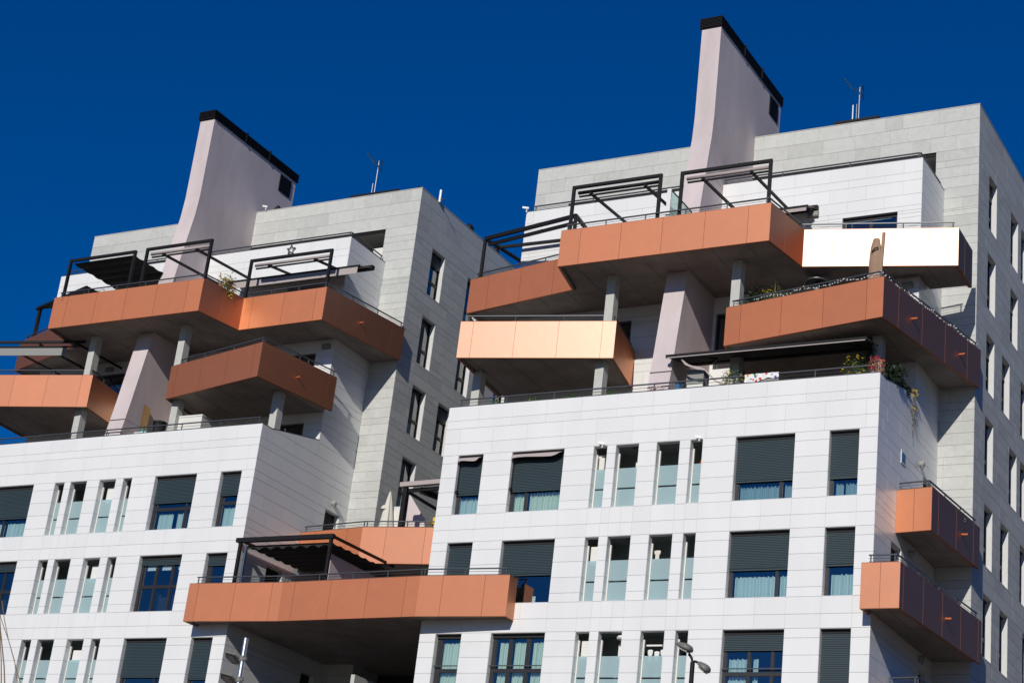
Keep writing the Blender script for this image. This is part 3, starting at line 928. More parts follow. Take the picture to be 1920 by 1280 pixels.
# ------------------------------------------------------------------ linking block between the two
LK = thing('linking_block', (-35.4, YT, GZ), 'dark recessed linking block under the copper bridge balconies between the two buildings', 'building')
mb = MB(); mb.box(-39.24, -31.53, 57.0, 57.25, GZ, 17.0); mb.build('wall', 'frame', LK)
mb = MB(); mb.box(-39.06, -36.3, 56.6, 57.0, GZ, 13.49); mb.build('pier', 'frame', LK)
mb = MB(); mb.box(-39.262, -31.525, 49.45, 57.0, 13.50, 13.78); mb.build('floor_slab', 'concrete', LK)
mb = MB(); mb.box(-39.262, -31.525, 52.6, 57.0, 16.47, 16.75); mb.build('upper_slab', 'concrete', LK)
mb = MB(); mb.box(-39.06, -37.995, 54.9, 57.0, 16.76, 17.0); mb.build('step', 'stone', LK)
for (x0, x1, z0, z1) in ((-38.4, -37.3, 13.8, 15.9), (-36.9, -34.4, 13.8, 15.9), (-37.8, -36.6, 8.9, 11.3), (-35.6, -32.3, 8.9, 12.6)):
    mb = MB(); mb.box(x0, x1, 56.93, 56.99, z0, z1); f = mb.build('door', 'frame', LK)
    mb = MB(); mb.box(x0 + .08, x1 - .08, 56.91, 56.925, z0 + .1, z1 - .1); mb.build('pane', 'glass', f)
mb = MB(); mb.box(-34.9, -34.75, 50.4, 56.9, GZ, 12.05); mb.build('partition_wall', 'column', LK)
mb = MB(); mb.box(-39.262, -31.525, 49.3, 56.59, 10.0, 10.25); mb.build('bounce_blocker', 'frame', LK)  # unseen dark slab, added to keep ground bounce out of the passage
# lower bridge
balcony(LK, [(-40.66, YF - .01), (-40.66, 48.29), (-36.86, 48.50), (-31.32, 48.26), (-28.13, 48.44), (-28.15, YF - .01)],
        [(-31.5, YF - .01), (-31.53, YF + .5), (-39.05, YF + .5), (-39.3, YF - .01)], 13.4, zr=.27, rs=(1, 5))
# upper bridge
balcony(LK, [(-39.24, 52.22), (-36.38, 51.93), (-31.55, 52.66)], [(-31.55, 52.9), (-39.04, 52.9)], 16.38, zr=.27)
# divider wall on the bridge
mb = MB(); mb.box(-36.02, -35.86, 49.6, 56.9, 13.79, 16.0); mb.build('divider_wall', 'stucco', LK)

# ------------------------------------------------------------------ balconies
W = YR - .002
ur = balcony(R, [(-32.42, 54.85), (-32.86, 51.36), (-28.15, 50.44), (-27.77, 48.61), (-20.26, 48.57), (-19.92, 50.66), (-15.18, 51.81), (-15.22, 53.54)],
        [(-16.59, 53.5), (-16.6, W), (-31.46, W), (-31.54, 54.85)], 25.36, rs=(0, 7))
balcony(LB, [(-54.96, 54.85), (-55.3, 52.08), (-50.61, 50.47), (-50.34, 48.64), (-42.91, 48.64), (-42.5, 50.63), (-38.59, 50.53), (-37.79, 54.79)],
        [(-37.97, YT - .01), (-39.25, YT - .01), (-39.25, W), (-54.1, W), (-54.15, 54.85)], 25.36,
        spouts=((-38.23, 52.45, .98, -.18),))
balcony(R, [(-31.69, 52.3), (-31.28, 48.62), (-26.0, 49.84), (-26.54, W)], [(-31.45, W)], 22.40)
balcony(LB, [(-54.2, 52.3), (-53.93, 48.66), (-48.62, 49.83), (-49.1, W)], [(-54.1, W)], 22.40)
balcony(R, [(-22.5, W), (-22.04, 49.7), (-16.5, 48.65), (-15.27, 54.9)], [(-16.58, 54.9), (-16.6, W)], 22.40,
        spouts=((-16.16, 50.4, .98, -.18), (-15.55, 53.45, .98, -.18)))
balcony(LB, [(-45.1, W), (-44.69, 49.78), (-39.51, 48.53), (-38.75, 52.25)], [(-39.24, 52.25), (-39.3, W)], 22.40,
        spouts=((-39.14, 50.35, .98, -.2),))
balcony(R, [(XB + .003, 50.92), (-15.5, 50.78), (-15.2, 54.88)], [(XB + .003, 54.88)], 16.39, spouts=((-15.31, 53.3, .99, -.07),))
balcony(R, [(-16.74, YF - .01), (-16.74, 48.36), (-15.61, 48.37), (-15.1, 54.88)], [(XB + .003, 54.88), (XB + .003, YF - .01)], 13.4, rs=(1, 4),
        spouts=((-15.35, 51.9, .99, -.08),))
balcony(R, [(XB + .003, 50.6), (-15.6, 50.5), (-15.3, 54.88)], [(XB + .003, 54.88)], 10.42)

# ------------------------------------------------------------------ pergolas
def pergola(x0, y0, x1, y1, zf, zt, yb, label, cassette=True, cloth=None, cover=0.0, rods=True, name='pergola', w=.10, two=True, sag=.12, raf=.65):
    t = thing(name, ((x0 + x1) / 2, (y0 + y1) / 2, zf), label, 'pergola', 'awning frames on the terraces')
    for (x, y) in ((x0, y0), (x1, y1)):
        mb = MB(); mb.box(x - w / 2, x + w / 2, y - w / 2, y + w / 2, zf, zt - .1); mb.build('post', 'black', t)
    d = Vector((x1 - x0, y1 - y0, 0)).normalized()
    mb = MB(); mb.bar(Vector((x0, y0, zt - .05)) - d * w / 2, Vector((x1, y1, zt - .05)) + d * w / 2, w * 1.0, .1); mb.build('front_beam', 'black', t)
    if cassette:
        mb = MB(); mb.tube([Vector((x0, y0, zt - .21)) + d * .12 + Vector((0, .12, 0)), Vector((x1, y1, zt - .21)) - d * .12 + Vector((0, .12, 0))], .062, 10)
        mb.build('rolled_cloth', 'taupe' if cassette == 'taupe' else 'black', t, smooth=True)
        mb = MB(); mb.bar(Vector((x0, y0, zt - .33)) + d * .14 + Vector((0, .16, 0)), Vector((x1, y1, zt - .33)) - d * .14 + Vector((0, .16, 0)), .06, .05); mb.build('bottom_bar', 'black', t)
    if rods:
        for s in (raf, -raf):
            b = Vector((x0, y0, 0)) + d * raf if s > 0 else Vector((x1, y1, 0)) - d * raf
            mb = MB(); mb.bar((b.x, b.y + .05, zt - .30), (b.x, yb, zt - .02), .07, .09); mb.build('rafter', 'black', t)
    if cloth:
        mb = MB(); n = 26; prev = None
        ye = y0 + (yb - y0) * cover
        for k in range(n + 1):
            s = k / n
            y = y0 + .1 + (ye - y0 - .1) * s
            z = zt - .13 + .06 * s - sag * abs(math.sin(s * math.pi * 6))
            pa = (x0 + .08, y, z); pb = (x1 - .08, y + (y1 - y0), z)
            a, b = mb.pt(pa), mb.pt(pb)
            if prev: mb.face([prev[0], prev[1], b, a])
            prev = (a, b)
        mb.build('cloth', cloth, t)
    return t

F3 = 25.72
pergola(-27.59, 48.85, -24.36, 48.85, F3, 28.44, 52.4, 'bare black awning frame on the orange balcony left of the right chimney wall', raf=.6)
pergola(-23.58, 48.85, -20.48, 48.85, F3, 28.40, 52.4, 'black awning frame in front of the right chimney wall above the orange balcony corner', cassette='taupe', raf=.7)
pergola(-46.19, 48.85, -43.06, 48.85, F3, 28.42, 52.4, 'black awning frame with rolled taupe cloth before the left chimney wall', cassette='taupe', raf=.75)
pergola(-50.1, 48.85, -46.8, 48.85, F3, 28.40, 52.4, 'frame spread with a sagging black cloth on the left building upper balcony', cassette=False, cloth='blackcloth', cover=.97, rods=False, sag=.05)
pergola(-42.55, 50.75, -38.80, 50.75, F3, 28.36, 52.4, 'awning frame with rolled taupe cloth above the bright orange corner balcony of the left building', cassette='taupe', raf=.8)
# angled frame on the brown corner balcony of the right block
t = thing('pergola', (-30.4, 51.1, F3), 'long angled black steel frame over the brown left corner balcony of the right building', 'pergola', 'awning frames on the terraces')
for (x, y) in ((-32.5, 51.42), (-32.0, 54.3), (-28.4, 50.62), (-28.7, 52.3)):
    mb = MB(); mb.box(x - .05, x + .05, y - .05, y + .05, F3, 28.25); mb.build('post', 'black', t)
for nm, a, b, w in (('front_beam', (-32.52, 51.42, 28.3), (-28.38, 50.62, 28.3), .14), ('front_beam', (-32.4, 51.55, 28.12), (-28.5, 50.8, 28.12), .11), ('rear_beam', (-32.02, 54.3, 28.3), (-28.7, 54.3, 28.3), .1),
                    ('side_beam', (-32.5, 51.42, 28.3), (-32.0, 54.3, 28.3), .1), ('middle_beam', (-32.3, 52.2, 28.3), (-28.6, 52.3, 28.3), .1), ('side_beam', (-28.4, 50.62, 28.3), (-28.6, 52.4, 28.3), .14)):
    mb = MB(); mb.bar(a, b, .09, w); mb.build(nm, 'black', t)
# left building: angled frame with black cloth at the far left corner
t = thing('pergola', (-53.2, 51.8, F3), 'small black clothed awning frame at the far left corner of the left building', 'pergola', 'awning frames on the terraces')
for (x, y) in ((-54.5, 52.0), (-50.9, 50.75)):
    mb = MB(); mb.box(x - .06, x + .06, y - .06, y + .06, 25.72, 28.1); mb.build('post', 'black', t)
mb = MB(); mb.bar((-54.7, 52.0, 28.1), (-50.8, 50.7, 28.1), .1, .12); mb.build('front_beam', 'black', t)
mb = MB(); mb.quad((-54.7, 52.0, 28.16), (-50.8, 50.7, 28.16), (-51.0, 52.4, 28.35), (-53.9, 52.4, 28.35)); mb.quad((-54.7, 52.0, 28.06), (-53.9, 52.4, 28.25), (-51.0, 52.4, 28.25), (-50.8, 50.7, 28.06)); mb.build('cloth', 'blackcloth', t)
# lower left balcony of the left block: frame with a pale retracted screen
t = thing('pergola', (-52.0, 49.6, 22.7), 'black frame with a pale grey roller screen over the lower left orange balcony', 'pergola', 'awning frames on the terraces')
for (x, y) in ((-53.6, 49.1), ):
    mb = MB(); mb.box(x - .06, x + .06, y - .06, y + .06, 22.7, 25.3); mb.build('post', 'black', t)
mb = MB(); mb.bar((-54.4, 49.0, 25.30), (-49.62, 50.05, 25.30), .08, .10); mb.build('front_beam', 'black', t)
mb = MB(); mb.bar((-54.4, 49.0, 25.10), (-49.72, 50.03, 25.10), .05, .05); mb.build('front_beam', 'black', t)
mb = MB(); mb.ext([(-54.4, 49.02, 24.74), (-50.4, 49.9, 24.74), (-50.4, 49.9, 25.08), (-54.4, 49.02, 25.08)], (0, .02, 0)); mb.build('roller_screen', 'grey', t)
for x in (-53.2, -51.6, -49.9):
    mb = MB(); mb.bar((x, 49.6, 25.2), (x + .25, 52.4, 25.1), .06, .08); mb.build('rafter', 'black', t)
# bridge pergola with black pleated cloth
t = thing('pergola', (-37.2, 50, 13.8), 'awning frame with black pleated cloth on the lower copper bridge balcony', 'pergola', 'awning frames on the terraces')
for (x, y, m_) in ((-39.13, 48.75, 'black'), (-35.35, 48.75, 'black')):
    mb = MB(); mb.box(x - .05, x + .05, y - .05, y + .05, 13.78, 16.3); mb.build('post', m_, t)
mb = MB(); mb.box(-39.0, -38.93, 48.85, 48.92, 13.78, 16.2); mb.build('post', 'chrome', t)
mb = MB(); mb.bar((-39.3, 48.75, 16.34), (-35.25, 48.75, 16.34), .16, .15); mb.build('front_beam', 'black', t)
for x in (-39.13, -35.3):
    mb = MB(); mb.bar((x, 48.75, 16.34), (x, 52.6, 16.42), .07, .09); mb.build('rafter', 'black', t)
mb = MB(); prev = None
for k in range(61):
    s = k / 60; y = 48.95 + 3.6 * s; z = 16.20 + .10 * s - .05 * abs(math.sin(s * math.pi * 7))
    cur = [mb.pt((x, y, z)) for x in (-39.0, -35.42)]
    if prev: mb.face([prev[0], prev[1], cur[1], cur[0]])
    prev = cur
mb.build('cloth', 'blackcloth', t)
mb = MB(); prev = None                            # scalloped front valance
for k in range(57):
    x = -38.95 + 3.5 * k / 56; z = 16.02 + .10 * abs(math.sin((k / 56) * math.pi * 7))
    cur = [mb.pt((x, 48.93, 16.14)), mb.pt((x, 48.93, z))]
    if prev: mb.face([prev[0], cur[0], cur[1], prev[1]])
    prev = cur
mb.build('valance', 'blackcloth', t)
# upper bridge pergola
t = thing('pergola', (-34, 53.4, 16.75), 'taupe topped awning frame behind the white closed parasol on the upper bridge', 'pergola', 'awning frames on the terraces')
mb = MB(); mb.box(-35.3, -35.12, 52.5, 52.7, 16.76, 19.3); mb.build('post', 'black', t)
mb = MB(); mb.bar((-35.4, 52.5, 19.40), (-31.6, 52.5, 19.48), .16, .16); mb.build('rolled_cloth', 'taupe', t)
mb = MB(); mb.bar((-35.2, 52.65, 19.22), (-31.6, 52.65, 19.28), .1, .12); mb.build('front_beam', 'black', t)
mb = MB(); mb.bar((-34.6, 52.6, 19.2), (-33.2, 55.6, 19.0), .1, .22); mb.build('arm', 'black', t)
mb = MB(); mb.bar((-34.35, 52.7, 19.28), (-33.0, 55.5, 19.06), .06, .08); mb.build('cloth_edge', 'taupe', t)
mb = MB(); mb.bar((-35.2, 52.8, 19.2), (-35.2, 54.9, 19.2), .08, .1); mb.build('rafter', 'black', t)

# wall awnings
def wall_awning(x0, x1, y0, z0, y1, z1, label, cloth, top='black', yc=None, vh=.12, hang=None):
    t = thing('wall_awning', ((x0 + x1) / 2, y0, z0), label, 'awning', 'wall awnings')
    mb = MB(); mb.bar((x0, y0 - .08, z0), (x1, y0 - .08, z0), .16, .17); mb.build('cassette', top, t)
    mb = MB(); mb.ext([(x0 + .1, y0 - .15, z0 - .02), (x0 + .1, y1, z1), (x0 + .1, y1, z1 + .02), (x0 + .1, y0 - .15, z0)], (x1 - x0 - .2, 0, 0)); mb.build('cloth', cloth, t)
    mb = MB(); mb.bar((x0 + .05, y1, z1 - .03), (x1 - .05, y1, z1 - .03), .08, .10); mb.build('front_bar', top, t)
    mb = MB(); mb.box(x0 + .1, x1 - .1, y1 - .055, y1 - .045, z1 - .08 - vh, z1 - .08); mb.build('valance', cloth, t)
    if hang:
        mb = MB(); mb.ext([(x0 + .15, y0 - .2, z0 - .06), (x0 + .15, y1 + .05, z1 - .09), (x0 + .15, y1 + .05, z1 - .08), (x0 + .15, y0 - .2, z0 - .05)], (x1 - x0 - .3, 0, 0)); mb.build('underside', hang, t)
    for k in (.15, .85):
        x = x0 + (x1 - x0) * k
        mb = MB(); mb.bar((x, y0 - .1, z0 - .1), (x + .5, (y0 + y1) / 2, (z0 + z1) / 2 - .08), .05, .06); mb.bar((x + .5, (y0 + y1) / 2, (z0 + z1) / 2 - .08), (x, y1 + .05, z1 - .05), .05, .05); mb.build('folding_arm', 'black', t)
    return t
wall_awning(-44.3, -37.95, YR, 28.22, 51.55, 27.95, 'long black awning case with taupe cloth on the left penthouse wall', 'taupe', vh=.26)
wall_awning(-23.9, -20.15, YR, 28.33, 51.6, 28.05, 'short half open awning on the right penthouse wall beside the box lamp', 'taupe')
wall_awning(-23.85, -17.1, 50.7, 22.30, 49.25, 22.03, 'long dark awning below the copper corner balcony of the right building', 'taupe', vh=.03, hang='blackcloth')
for T, w, lb in ((A_, 'W1', 'small taupe awning over the narrow shutter window'), (A_, 'W2', 'wide taupe awning over the big shutter window')):
    a, b = WX[w]
    t = thing('window_awning', ((a + b) / 2, YF + .1, T - .2), lb + ' on the right block', 'awning')
    mb = MB(); mb.tube([(a + .03, YF + .08, T - .075), (b - .06, YF + .08, T - .075)], .03, 8); mb.build('roller', 'black', t)
    mb = MB(); prev = None
    for k in range(13):
        s = k / 12; x = a + .03 + (b - a - .12) * s
        z = T - .27 + .04 * math.sin(s * 5) * (1 - s) + (.1 * max(0, s - .88) / .12)
        c = [mb.pt((x, YF + .05, T - .09)), mb.pt((x - .02, YF - .10, z))]
        if prev: mb.face([prev[0], prev[1], c[1], c[0]])
        prev = c
    mb.build('cloth', 'taupe', t)
    mb = MB(); mb.bar((a + .06, YF + .07, T - .1), (a + .06, YF + .07, T - 1.25), .02, .02); mb.box(a + .03, a + .1, YF + .03, YF + .1, T - 1.33, T - 1.22); mb.build('arm', 'black', t)
# hanging torn strip at the left end of the long awning
mb = MB(); prev = None
for k in range(12):
    s = k / 11; p = Vector((-23.3 + 1.4 * s, 49.3 + .3 * s, 21.95 - .85 * s - .08 * math.sin(s * 9)))
    c = [mb.pt(p), mb.pt(p + Vector((.02, 0, -.09 - .03 * math.sin(s * 20))))]
    if prev: mb.face([prev[0], prev[1], c[1], c[0]])
    prev = c
tag(mb.build('awning_valance', 'taupe'), 'loose strip of awning fabric hanging diagonally over the right terrace', 'awning')
# ------------------------------------------------------------------ roof things
def antenna(x, y, z, h, label, extra=True):
    t = thing('tv_antenna', (x, y, z), label, 'antenna', 'roof antennas')
    mb = MB(); mb.tube([(x, y, z), (x, y, z + h)], .017, 8); mb.build('mast', 'galv', t)
    a = Vector((x, y, z + h - .22)); e = a + Vector((-.60, -.1, .64))
    mb = MB(); mb.tube([a, a + Vector((-.28, -.04, .20)), e], .020, 6)
    for k in range(9):
        s = k / 8; p = a.lerp(e, s)
        l = .14 - .05 * s
        mb.tube([p + Vector((.25 * l, -l, -l * .3)), p + Vector((-.25 * l, l, l * .3))], .011, 5)
    mb.build('boom', 'patina', t)
    mb = MB()
    for s in (-1, 1):
        for k in range(3):
            c = a + Vector((.05, 0, s * (.08 + .08 * k)))
            mb.tube([c + Vector((.06, -.16, 0)), c + Vector((.06, .16, 0))], .012, 5)
    mb.tube([a + Vector((.04, 0, -.3)), a + Vector((.04, 0, .3))], .008, 5)
    mb.build('reflector', 'patina', t)
    return t
antenna(-20.55, 57.0, 32.6, 3.05, 'thin television antenna on the right tower roof')
antenna(-41.86, 57.0, 32.6, 3.20, 'thin television antenna on the left tower roof beside the chimney wall')
def whip(x, y, z, h, r, label, mk='whiteplastic'):
    mb = MB(); mb.tube([(x, y, z), (x, y, z + h)], r, 8); o = mb.build('antenna_rod', mk)
    mb = MB(); mb.tube([(x + .02, y, z + .1), (x + .25, y, z + .1)], .02, 6); mb.build('bracket', 'steel', o)
    tag(o, label, 'antenna')
whip(-20.78, 57.0, 33.0, 1.93, .024, 'white rod antenna left of the mast on the right tower roof')
whip(-20.64, 57.0, 33.2, 1.75, .010, 'thin pale rod close to the mast on the right tower roof', 'galv')
whip(-42.0, 57.0, 33.0, 1.75, .014, 'thin rod left of the mast on the left tower roof', 'galv')
whip(-37.95, 56.2, 32.9, .55, .05, 'thick white stub at the right edge of the left tower roof')
for (x0, x1, y, z1, lb) in ((-21.45, -19.75, 56.9, 34.28, 'low black solar tray behind the right tower parapet'), (-43.0, -40.6, 56.9, 34.25, 'low black solar tray behind the left tower parapet')):
    mb = MB(); mb.box(x0, x1, y, y + .8, z1 - .1, z1); o = mb.build('roof_tray', 'black')
    mb = MB()
    for x in (x0 + .1, x1 - .1): mb.box(x - .03, x + .03, y + .3, y + .36, 32.5, z1 - .1)
    mb.build('leg', 'black', o); tag(o, lb, 'solar panel')
for (x, y, s, lb) in ((-38.6, 55.6, .45, 'small black roof cowl at the left tower corner'), (-38.3, 59.2, .4, 'black roof cowl further back on the left tower'), (-38.3, 61.5, .35, 'hindmost black roof cowl on the left tower'), (-45.55, 55.4, .3, 'tiny black vent beside the left chimney wall')):
    mb = MB(); mb.lathe((x, y, 32.5), [(s * .35, 0), (s * .35, .6), (s * .6, .62), (s * .5, .75), (s * .1, .9)], 8); o = mb.build('roof_vent', 'black')
    tag(o, lb, 'roof vent')
# small white sensors and cameras
def camera_box(x, y, z, label, d=(1, 0), k=1.0):
    t = thing('security_camera', (x, y, z), label, 'camera')
    mb = MB(); mb.bar((x, y, z), (x + .02, y, z + .22 * k), .04, .04); mb.build('bracket', 'whiteplastic', t)
    mb = MB(); mb.bar((x - .2 * k, y - .05, z + .25 * k), (x + .12 * k, y, z + .19 * k), .10 * k, .10 * k); mb.build('housing', 'whiteplastic', t)
    return t
camera_box(-31.5, 52.4, 29.72, 'white security camera on the left end of the right penthouse parapet', k=.75)
camera_box(-45.75, 54.85, 32.95, 'white sensor on the left tower parapet beside the chimney wall', k=.7)
camera_box(-25.6, 48.93, 18.93, 'white camera arm over the narrow upper slot of the right block', k=.6)
camera_box(-22.28, 48.93, 18.93, 'white camera at the top of the last upper slot on the right block', k=.55)
# wall lamps
def bulkhead(x, y, z, label, ax='x'):
    t = thing('wall_lamp', (x, y, z), label, 'lamp', 'round wall lamps')
    mb = MB()
    if ax == 'x': mb.lathe((x + .002, y, z), [(.09, 0), (.10, .03), (.10, .12), (.08, .15), (.02, .17)], 14, 'x')
    else: mb.box(x - .17, x + .17, y - .12, y - .002, z - .09, z + .09)
    mb.build('casing', 'lampglass' if ax == 'x' else 'grey', t)
    mb = MB()
    if ax == 'x': mb.lathe((x + .08, y, z - .1), [(.02, 0), (.07, .0), (.07, .03), (.02, .04)], 10, 'x')
    else: mb.box(x - .14, x + .14, y - .135, y - .121, z - .065, z + .0)
    mb.build('lens', 'lampglass', t)
bulkhead(XB, 53.1, 19.28, 'round white wall lamp above the small right side balcony')
bulkhead(XB + D, 53.9, 19.35, 'round white wall lamp above the dark side door of the left block')
bulkhead(XB, 52.3, 16.15, 'round wall lamp in the shade under the upper small side balcony')
bulkhead(XB, 53.6, 13.25, 'round wall lamp in the shade under the lowest visible side balcony')
bulkhead(-37.0, 52.9, 15.85, 'round white lamp inside the bridge pergola')
bulkhead(-20.3, YR, 28.12, 'flat grey box lamp on the sunlit right penthouse wall', 'y')
bulkhead(-16.98, YR, 25.13, 'flat box lamp under the white balcony at the right corner', 'y')
bulkhead(-39.6, YR, 25.12, 'flat box lamp under the left building corner balcony', 'y')
bulkhead(-50.3, YR, 25.1, 'flat box lamp behind the left column of the left building', 'y')
# blue plaque
mb = MB(); mb.box(XB + .002, XB + .02, 51.2, 51.6, 18.68, 19.1); o = mb.build('wall_plaque', 'whiteplastic'); tag(o, 'small blue and white plaque on the right block side wall', 'sign')
mb = MB(); mb.box(XB + .021, XB + .026, 51.25, 51.55, 18.75, 19.04); mb.build('face', 'blue', o)
# star on the penthouse
mb = MB()
pts = []
for k in range(10):
    r = .21 if k % 2 == 0 else .09
    a = math.pi / 2 + k * math.pi / 5
    pts.append(Vector((-42.07 + r * math.cos(a), 52.40, 29.50 + r * math.sin(a))))
for k in range(10): mb.bar(pts[k], pts[(k + 1) % 10], .03, .03)
tag(mb.build('star_ornament', 'steel'), 'hollow metal star hung on the white penthouse wall of the left building', 'ornament')

# ------------------------------------------------------------------ parasols, screens, furniture
def parasol(x, y, z, h, r, mk, label):
    t = thing('closed_parasol', (x, y, z), label, 'parasol')
    mb = MB(); mb.tube([(x, y, z), (x, y, z + h)], .025, 8); mb.build('pole', 'chrome', t)
    mb = MB(); n = 20; rings = []
    for k in range(9):
        s = k / 8; zz = z + .12 + (h - .1) * s
        rr = r * (1 - s) ** .8 + .02
        rings.append([mb.pt((x + rr * (1 + .22 * math.sin(j * 5 * 2 * math.pi / n)) * math.cos(2 * math.pi * j / n), y + rr * math.sin(2 * math.pi * j / n), zz)) for j in range(n)])
    for a, b in zip(rings[:-1], rings[1:]):
        for j in range(n): mb.face([a[j], a[(j + 1) % n], b[(j + 1) % n], b[j]])
    mb.build('canopy', mk, t)
    mb = MB(); mb.lathe((x - .1, y - .08, z + h * .72), [(.1, 0), (.15, .02), (.1, .14), (.01, .2)], 9); mb.build('vent_flap', mk, t)
    mb = MB(); mb.lathe((x, y, z), [(.22, 0), (.22, .05), (.05, .08)], 12); mb.build('base', 'grey', t)
parasol(-35.98, 52.75, 16.75, 2.5, .34, 'canvas', 'closed white parasol on the upper copper bridge')
# leaning brown parasol
t = thing('closed_parasol', (-17.05, 49.5, 22.75), 'tall closed brown parasol at the corner of the right copper balcony', 'parasol')
mb = MB(); n = 12; rings = []
for k in range(10):
    s = k / 9; zz = 22.8 + 2.62 * s; rr = (.22 - .06 * s) * (1 if k < 9 else .55) * (1 + .08 * math.sin(k * 2.2))
    rings.append([mb.pt((-17.09 + .02 * s + rr * (1 + .15 * math.sin(j * 3)) * math.cos(2 * math.pi * j / n), 49.5 + rr * math.sin(2 * math.pi * j / n), zz)) for j in range(n)])
for a, b in zip(rings[:-1], rings[1:]):
    for j in range(n): mb.face([a[j], a[(j + 1) % n], b[(j + 1) % n], b[j]])
mb.face(rings[-1]); mb.build('canopy', 'browncanvas', t)
mb = MB(); mb.bar((-16.93, 49.45, 23.2), (-16.82, 49.42, 25.58), .09, .06); mb.build('folded_arm', 'browncanvas', t)
mb = MB(); mb.tube([(-17.15, 49.30, 24.9), (-17.03, 49.26, 25.0), (-16.95, 49.33, 25.05)], .022, 6); mb.build('strap', 'dark', t)
# glass screen dividing the right upper terrace
t = thing('glass_screen', (-24.0, 50, F3), 'green tinted glass dividing screen beside the right chimney wall', 'screen')
mb = MB(); mb.box(-24.08, -23.94, 48.86, 48.92, F3, 27.86); mb.build('white_post', 'whiteplastic', t)
mb = MB(); mb.box(-24.0, -23.985, 48.93, 51.0, F3, 27.84); mb.build('pane', 'screen', t)
mb = MB(); mb.bar((-23.99, 48.93, 27.86), (-23.99, 51.0, 27.86), .04, .03); mb.build('top_rail', 'black', t)
mb = MB(); mb.box(-25.6, -24.2, 49.4, 49.42, F3, 27.1); o = mb.build('screen_panel', 'whiteplastic'); tag(o, 'white bluish panel behind the rail left of the glass screen', 'screen')
mb = MB(); mb.box(-25.62, -25.58, 49.38, 49.44, F3, 27.12); mb.build('post', 'whiteplastic', o)
# patio heater whose dark dome shows under the white balcony
t = thing('patio_heater', (-19.7, 51.5, 22.75), 'patio heater with a wide dark dome just under the bright white balcony', 'heater')
mb = MB(); mb.lathe((-19.7, 51.5, 25.12), [(.42, 0), (.42, .02), (.28, .09), (.06, .15)], 24); mb.build('dome', 'brushed', t, smooth=True)
mb = MB(); mb.lathe((-19.7, 51.5, 25.09), [(.05, -.0), (.36, .0), (.36, .02), (.05, .02)], 24); mb.build('reflector', 'black', t)
mb = MB(); mb.lathe((-19.7, 51.5, 24.8), [(.07, 0), (.09, .28)], 14); mb.build('burner', 'grey', t)
mb = MB(); mb.tube([(-19.7, 51.5, 22.75), (-19.7, 51.5, 24.8)], .035, 8); mb.lathe((-19.7, 51.5, 22.75), [(.24, 0), (.24, .3), (.05, .36)], 14); mb.build('stand', 'grey', t)
# board, box, bin and table on the left terrace
mb = MB(); mb.ext([(-46.55, 50.1, 19.95), (-46.1, 50.55, 19.95), (-46.1, 50.55, 22.4), (-46.55, 50.1, 22.72)], (.05, .05, 0)); o = mb.build('wooden_board', 'wood'); tag(o, 'upright wooden board leaning against the left pink chimney wall', 'board')
mb = MB(); mb.bar((-46.58, 50.08, 19.95), (-46.58, 50.08, 22.74), .05, .05); mb.build('edge_strip', 'orange', o)
t = thing('storage_cabinet', (-43.8, 50.6, 19.9), 'white storage cabinet under the dark copper balcony of the left building', 'cabinet')
mb = MB(); mb.box(-44.35, -43.2, 50.3, 50.9, 19.92, 21.8); mb.build('body', 'roomwhite', t)
mb = MB(); mb.box(-44.37, -43.18, 50.28, 50.92, 21.8, 21.86); mb.build('lid', 'whiteplastic', t)
t = thing('dustbin', (-45.35, 50.5, 19.9), 'black lidded bin beside the concrete column on the left terrace', 'bin')
mb = MB(); mb.lathe((-45.35, 50.5, 19.92), [(.2, 0), (.25, 1.75)], 12); mb.build('body', 'black', t)
mb = MB(); mb.lathe((-45.35, 50.5, 21.68), [(.28, 0), (.28, .08), (.1, .13)], 12); mb.build('lid', 'black', t)
t = thing('side_table', (-45.85, 50.4, 19.9), 'small white table with a teal bowl on the left terrace', 'table')
mb = MB(); mb.box(-46.2, -45.62, 50.1, 50.7, 21.22, 21.28); mb.build('top', 'whiteplastic', t)
for a in (-46.15, -45.7):
    for b in (50.15, 50.62):
        mb = MB(); mb.box(a, a + .04, b, b + .04, 19.92, 21.22); mb.build('leg', 'whiteplastic', t)
mb = MB(); mb.lathe((-45.95, 50.35, 21.28), [(.06, 0), (.17, .12), (.15, .14)], 12); o = mb.build('bowl', 'teal'); tag(o, 'teal bowl on the small white terrace table', 'bowl')
mb = MB(); mb.box(-46.98, -46.7, 49.6, 49.8, 19.92, 21.15); o = mb.build('cool_box', 'blue'); tag(o, 'small blue box against the foot of the left chimney wall', 'box')
mb = MB(); mb.box(-47.0, -46.68, 49.58, 49.82, 21.15, 21.19); mb.build('lid', 'blue', o)
mb = MB(); mb.box(-23.3, -22.75, 49.9, 50.3, 19.92, 21.25); o = mb.build('terrace_cabinet', 'roomwhite'); tag(o, 'pale cabinet behind the rail at the right chimney wall foot', 'cabinet')
mb = MB(); mb.box(-23.32, -22.73, 49.88, 50.32, 21.25, 21.75); mb.build('upper_case', 'grey', o)
mb = MB(); mb.box(-23.45, -23.3, 49.35, 49.5, 20.4, 21.1); o = mb.build('watering_can', 'blue'); tag(o, 'small blue can on the right terrace parapet', 'watering can')
mb = MB(); mb.tube([(-23.3, 49.4, 20.9), (-23.15, 49.38, 21.08)], .02, 6); mb.build('spout', 'blue', o)
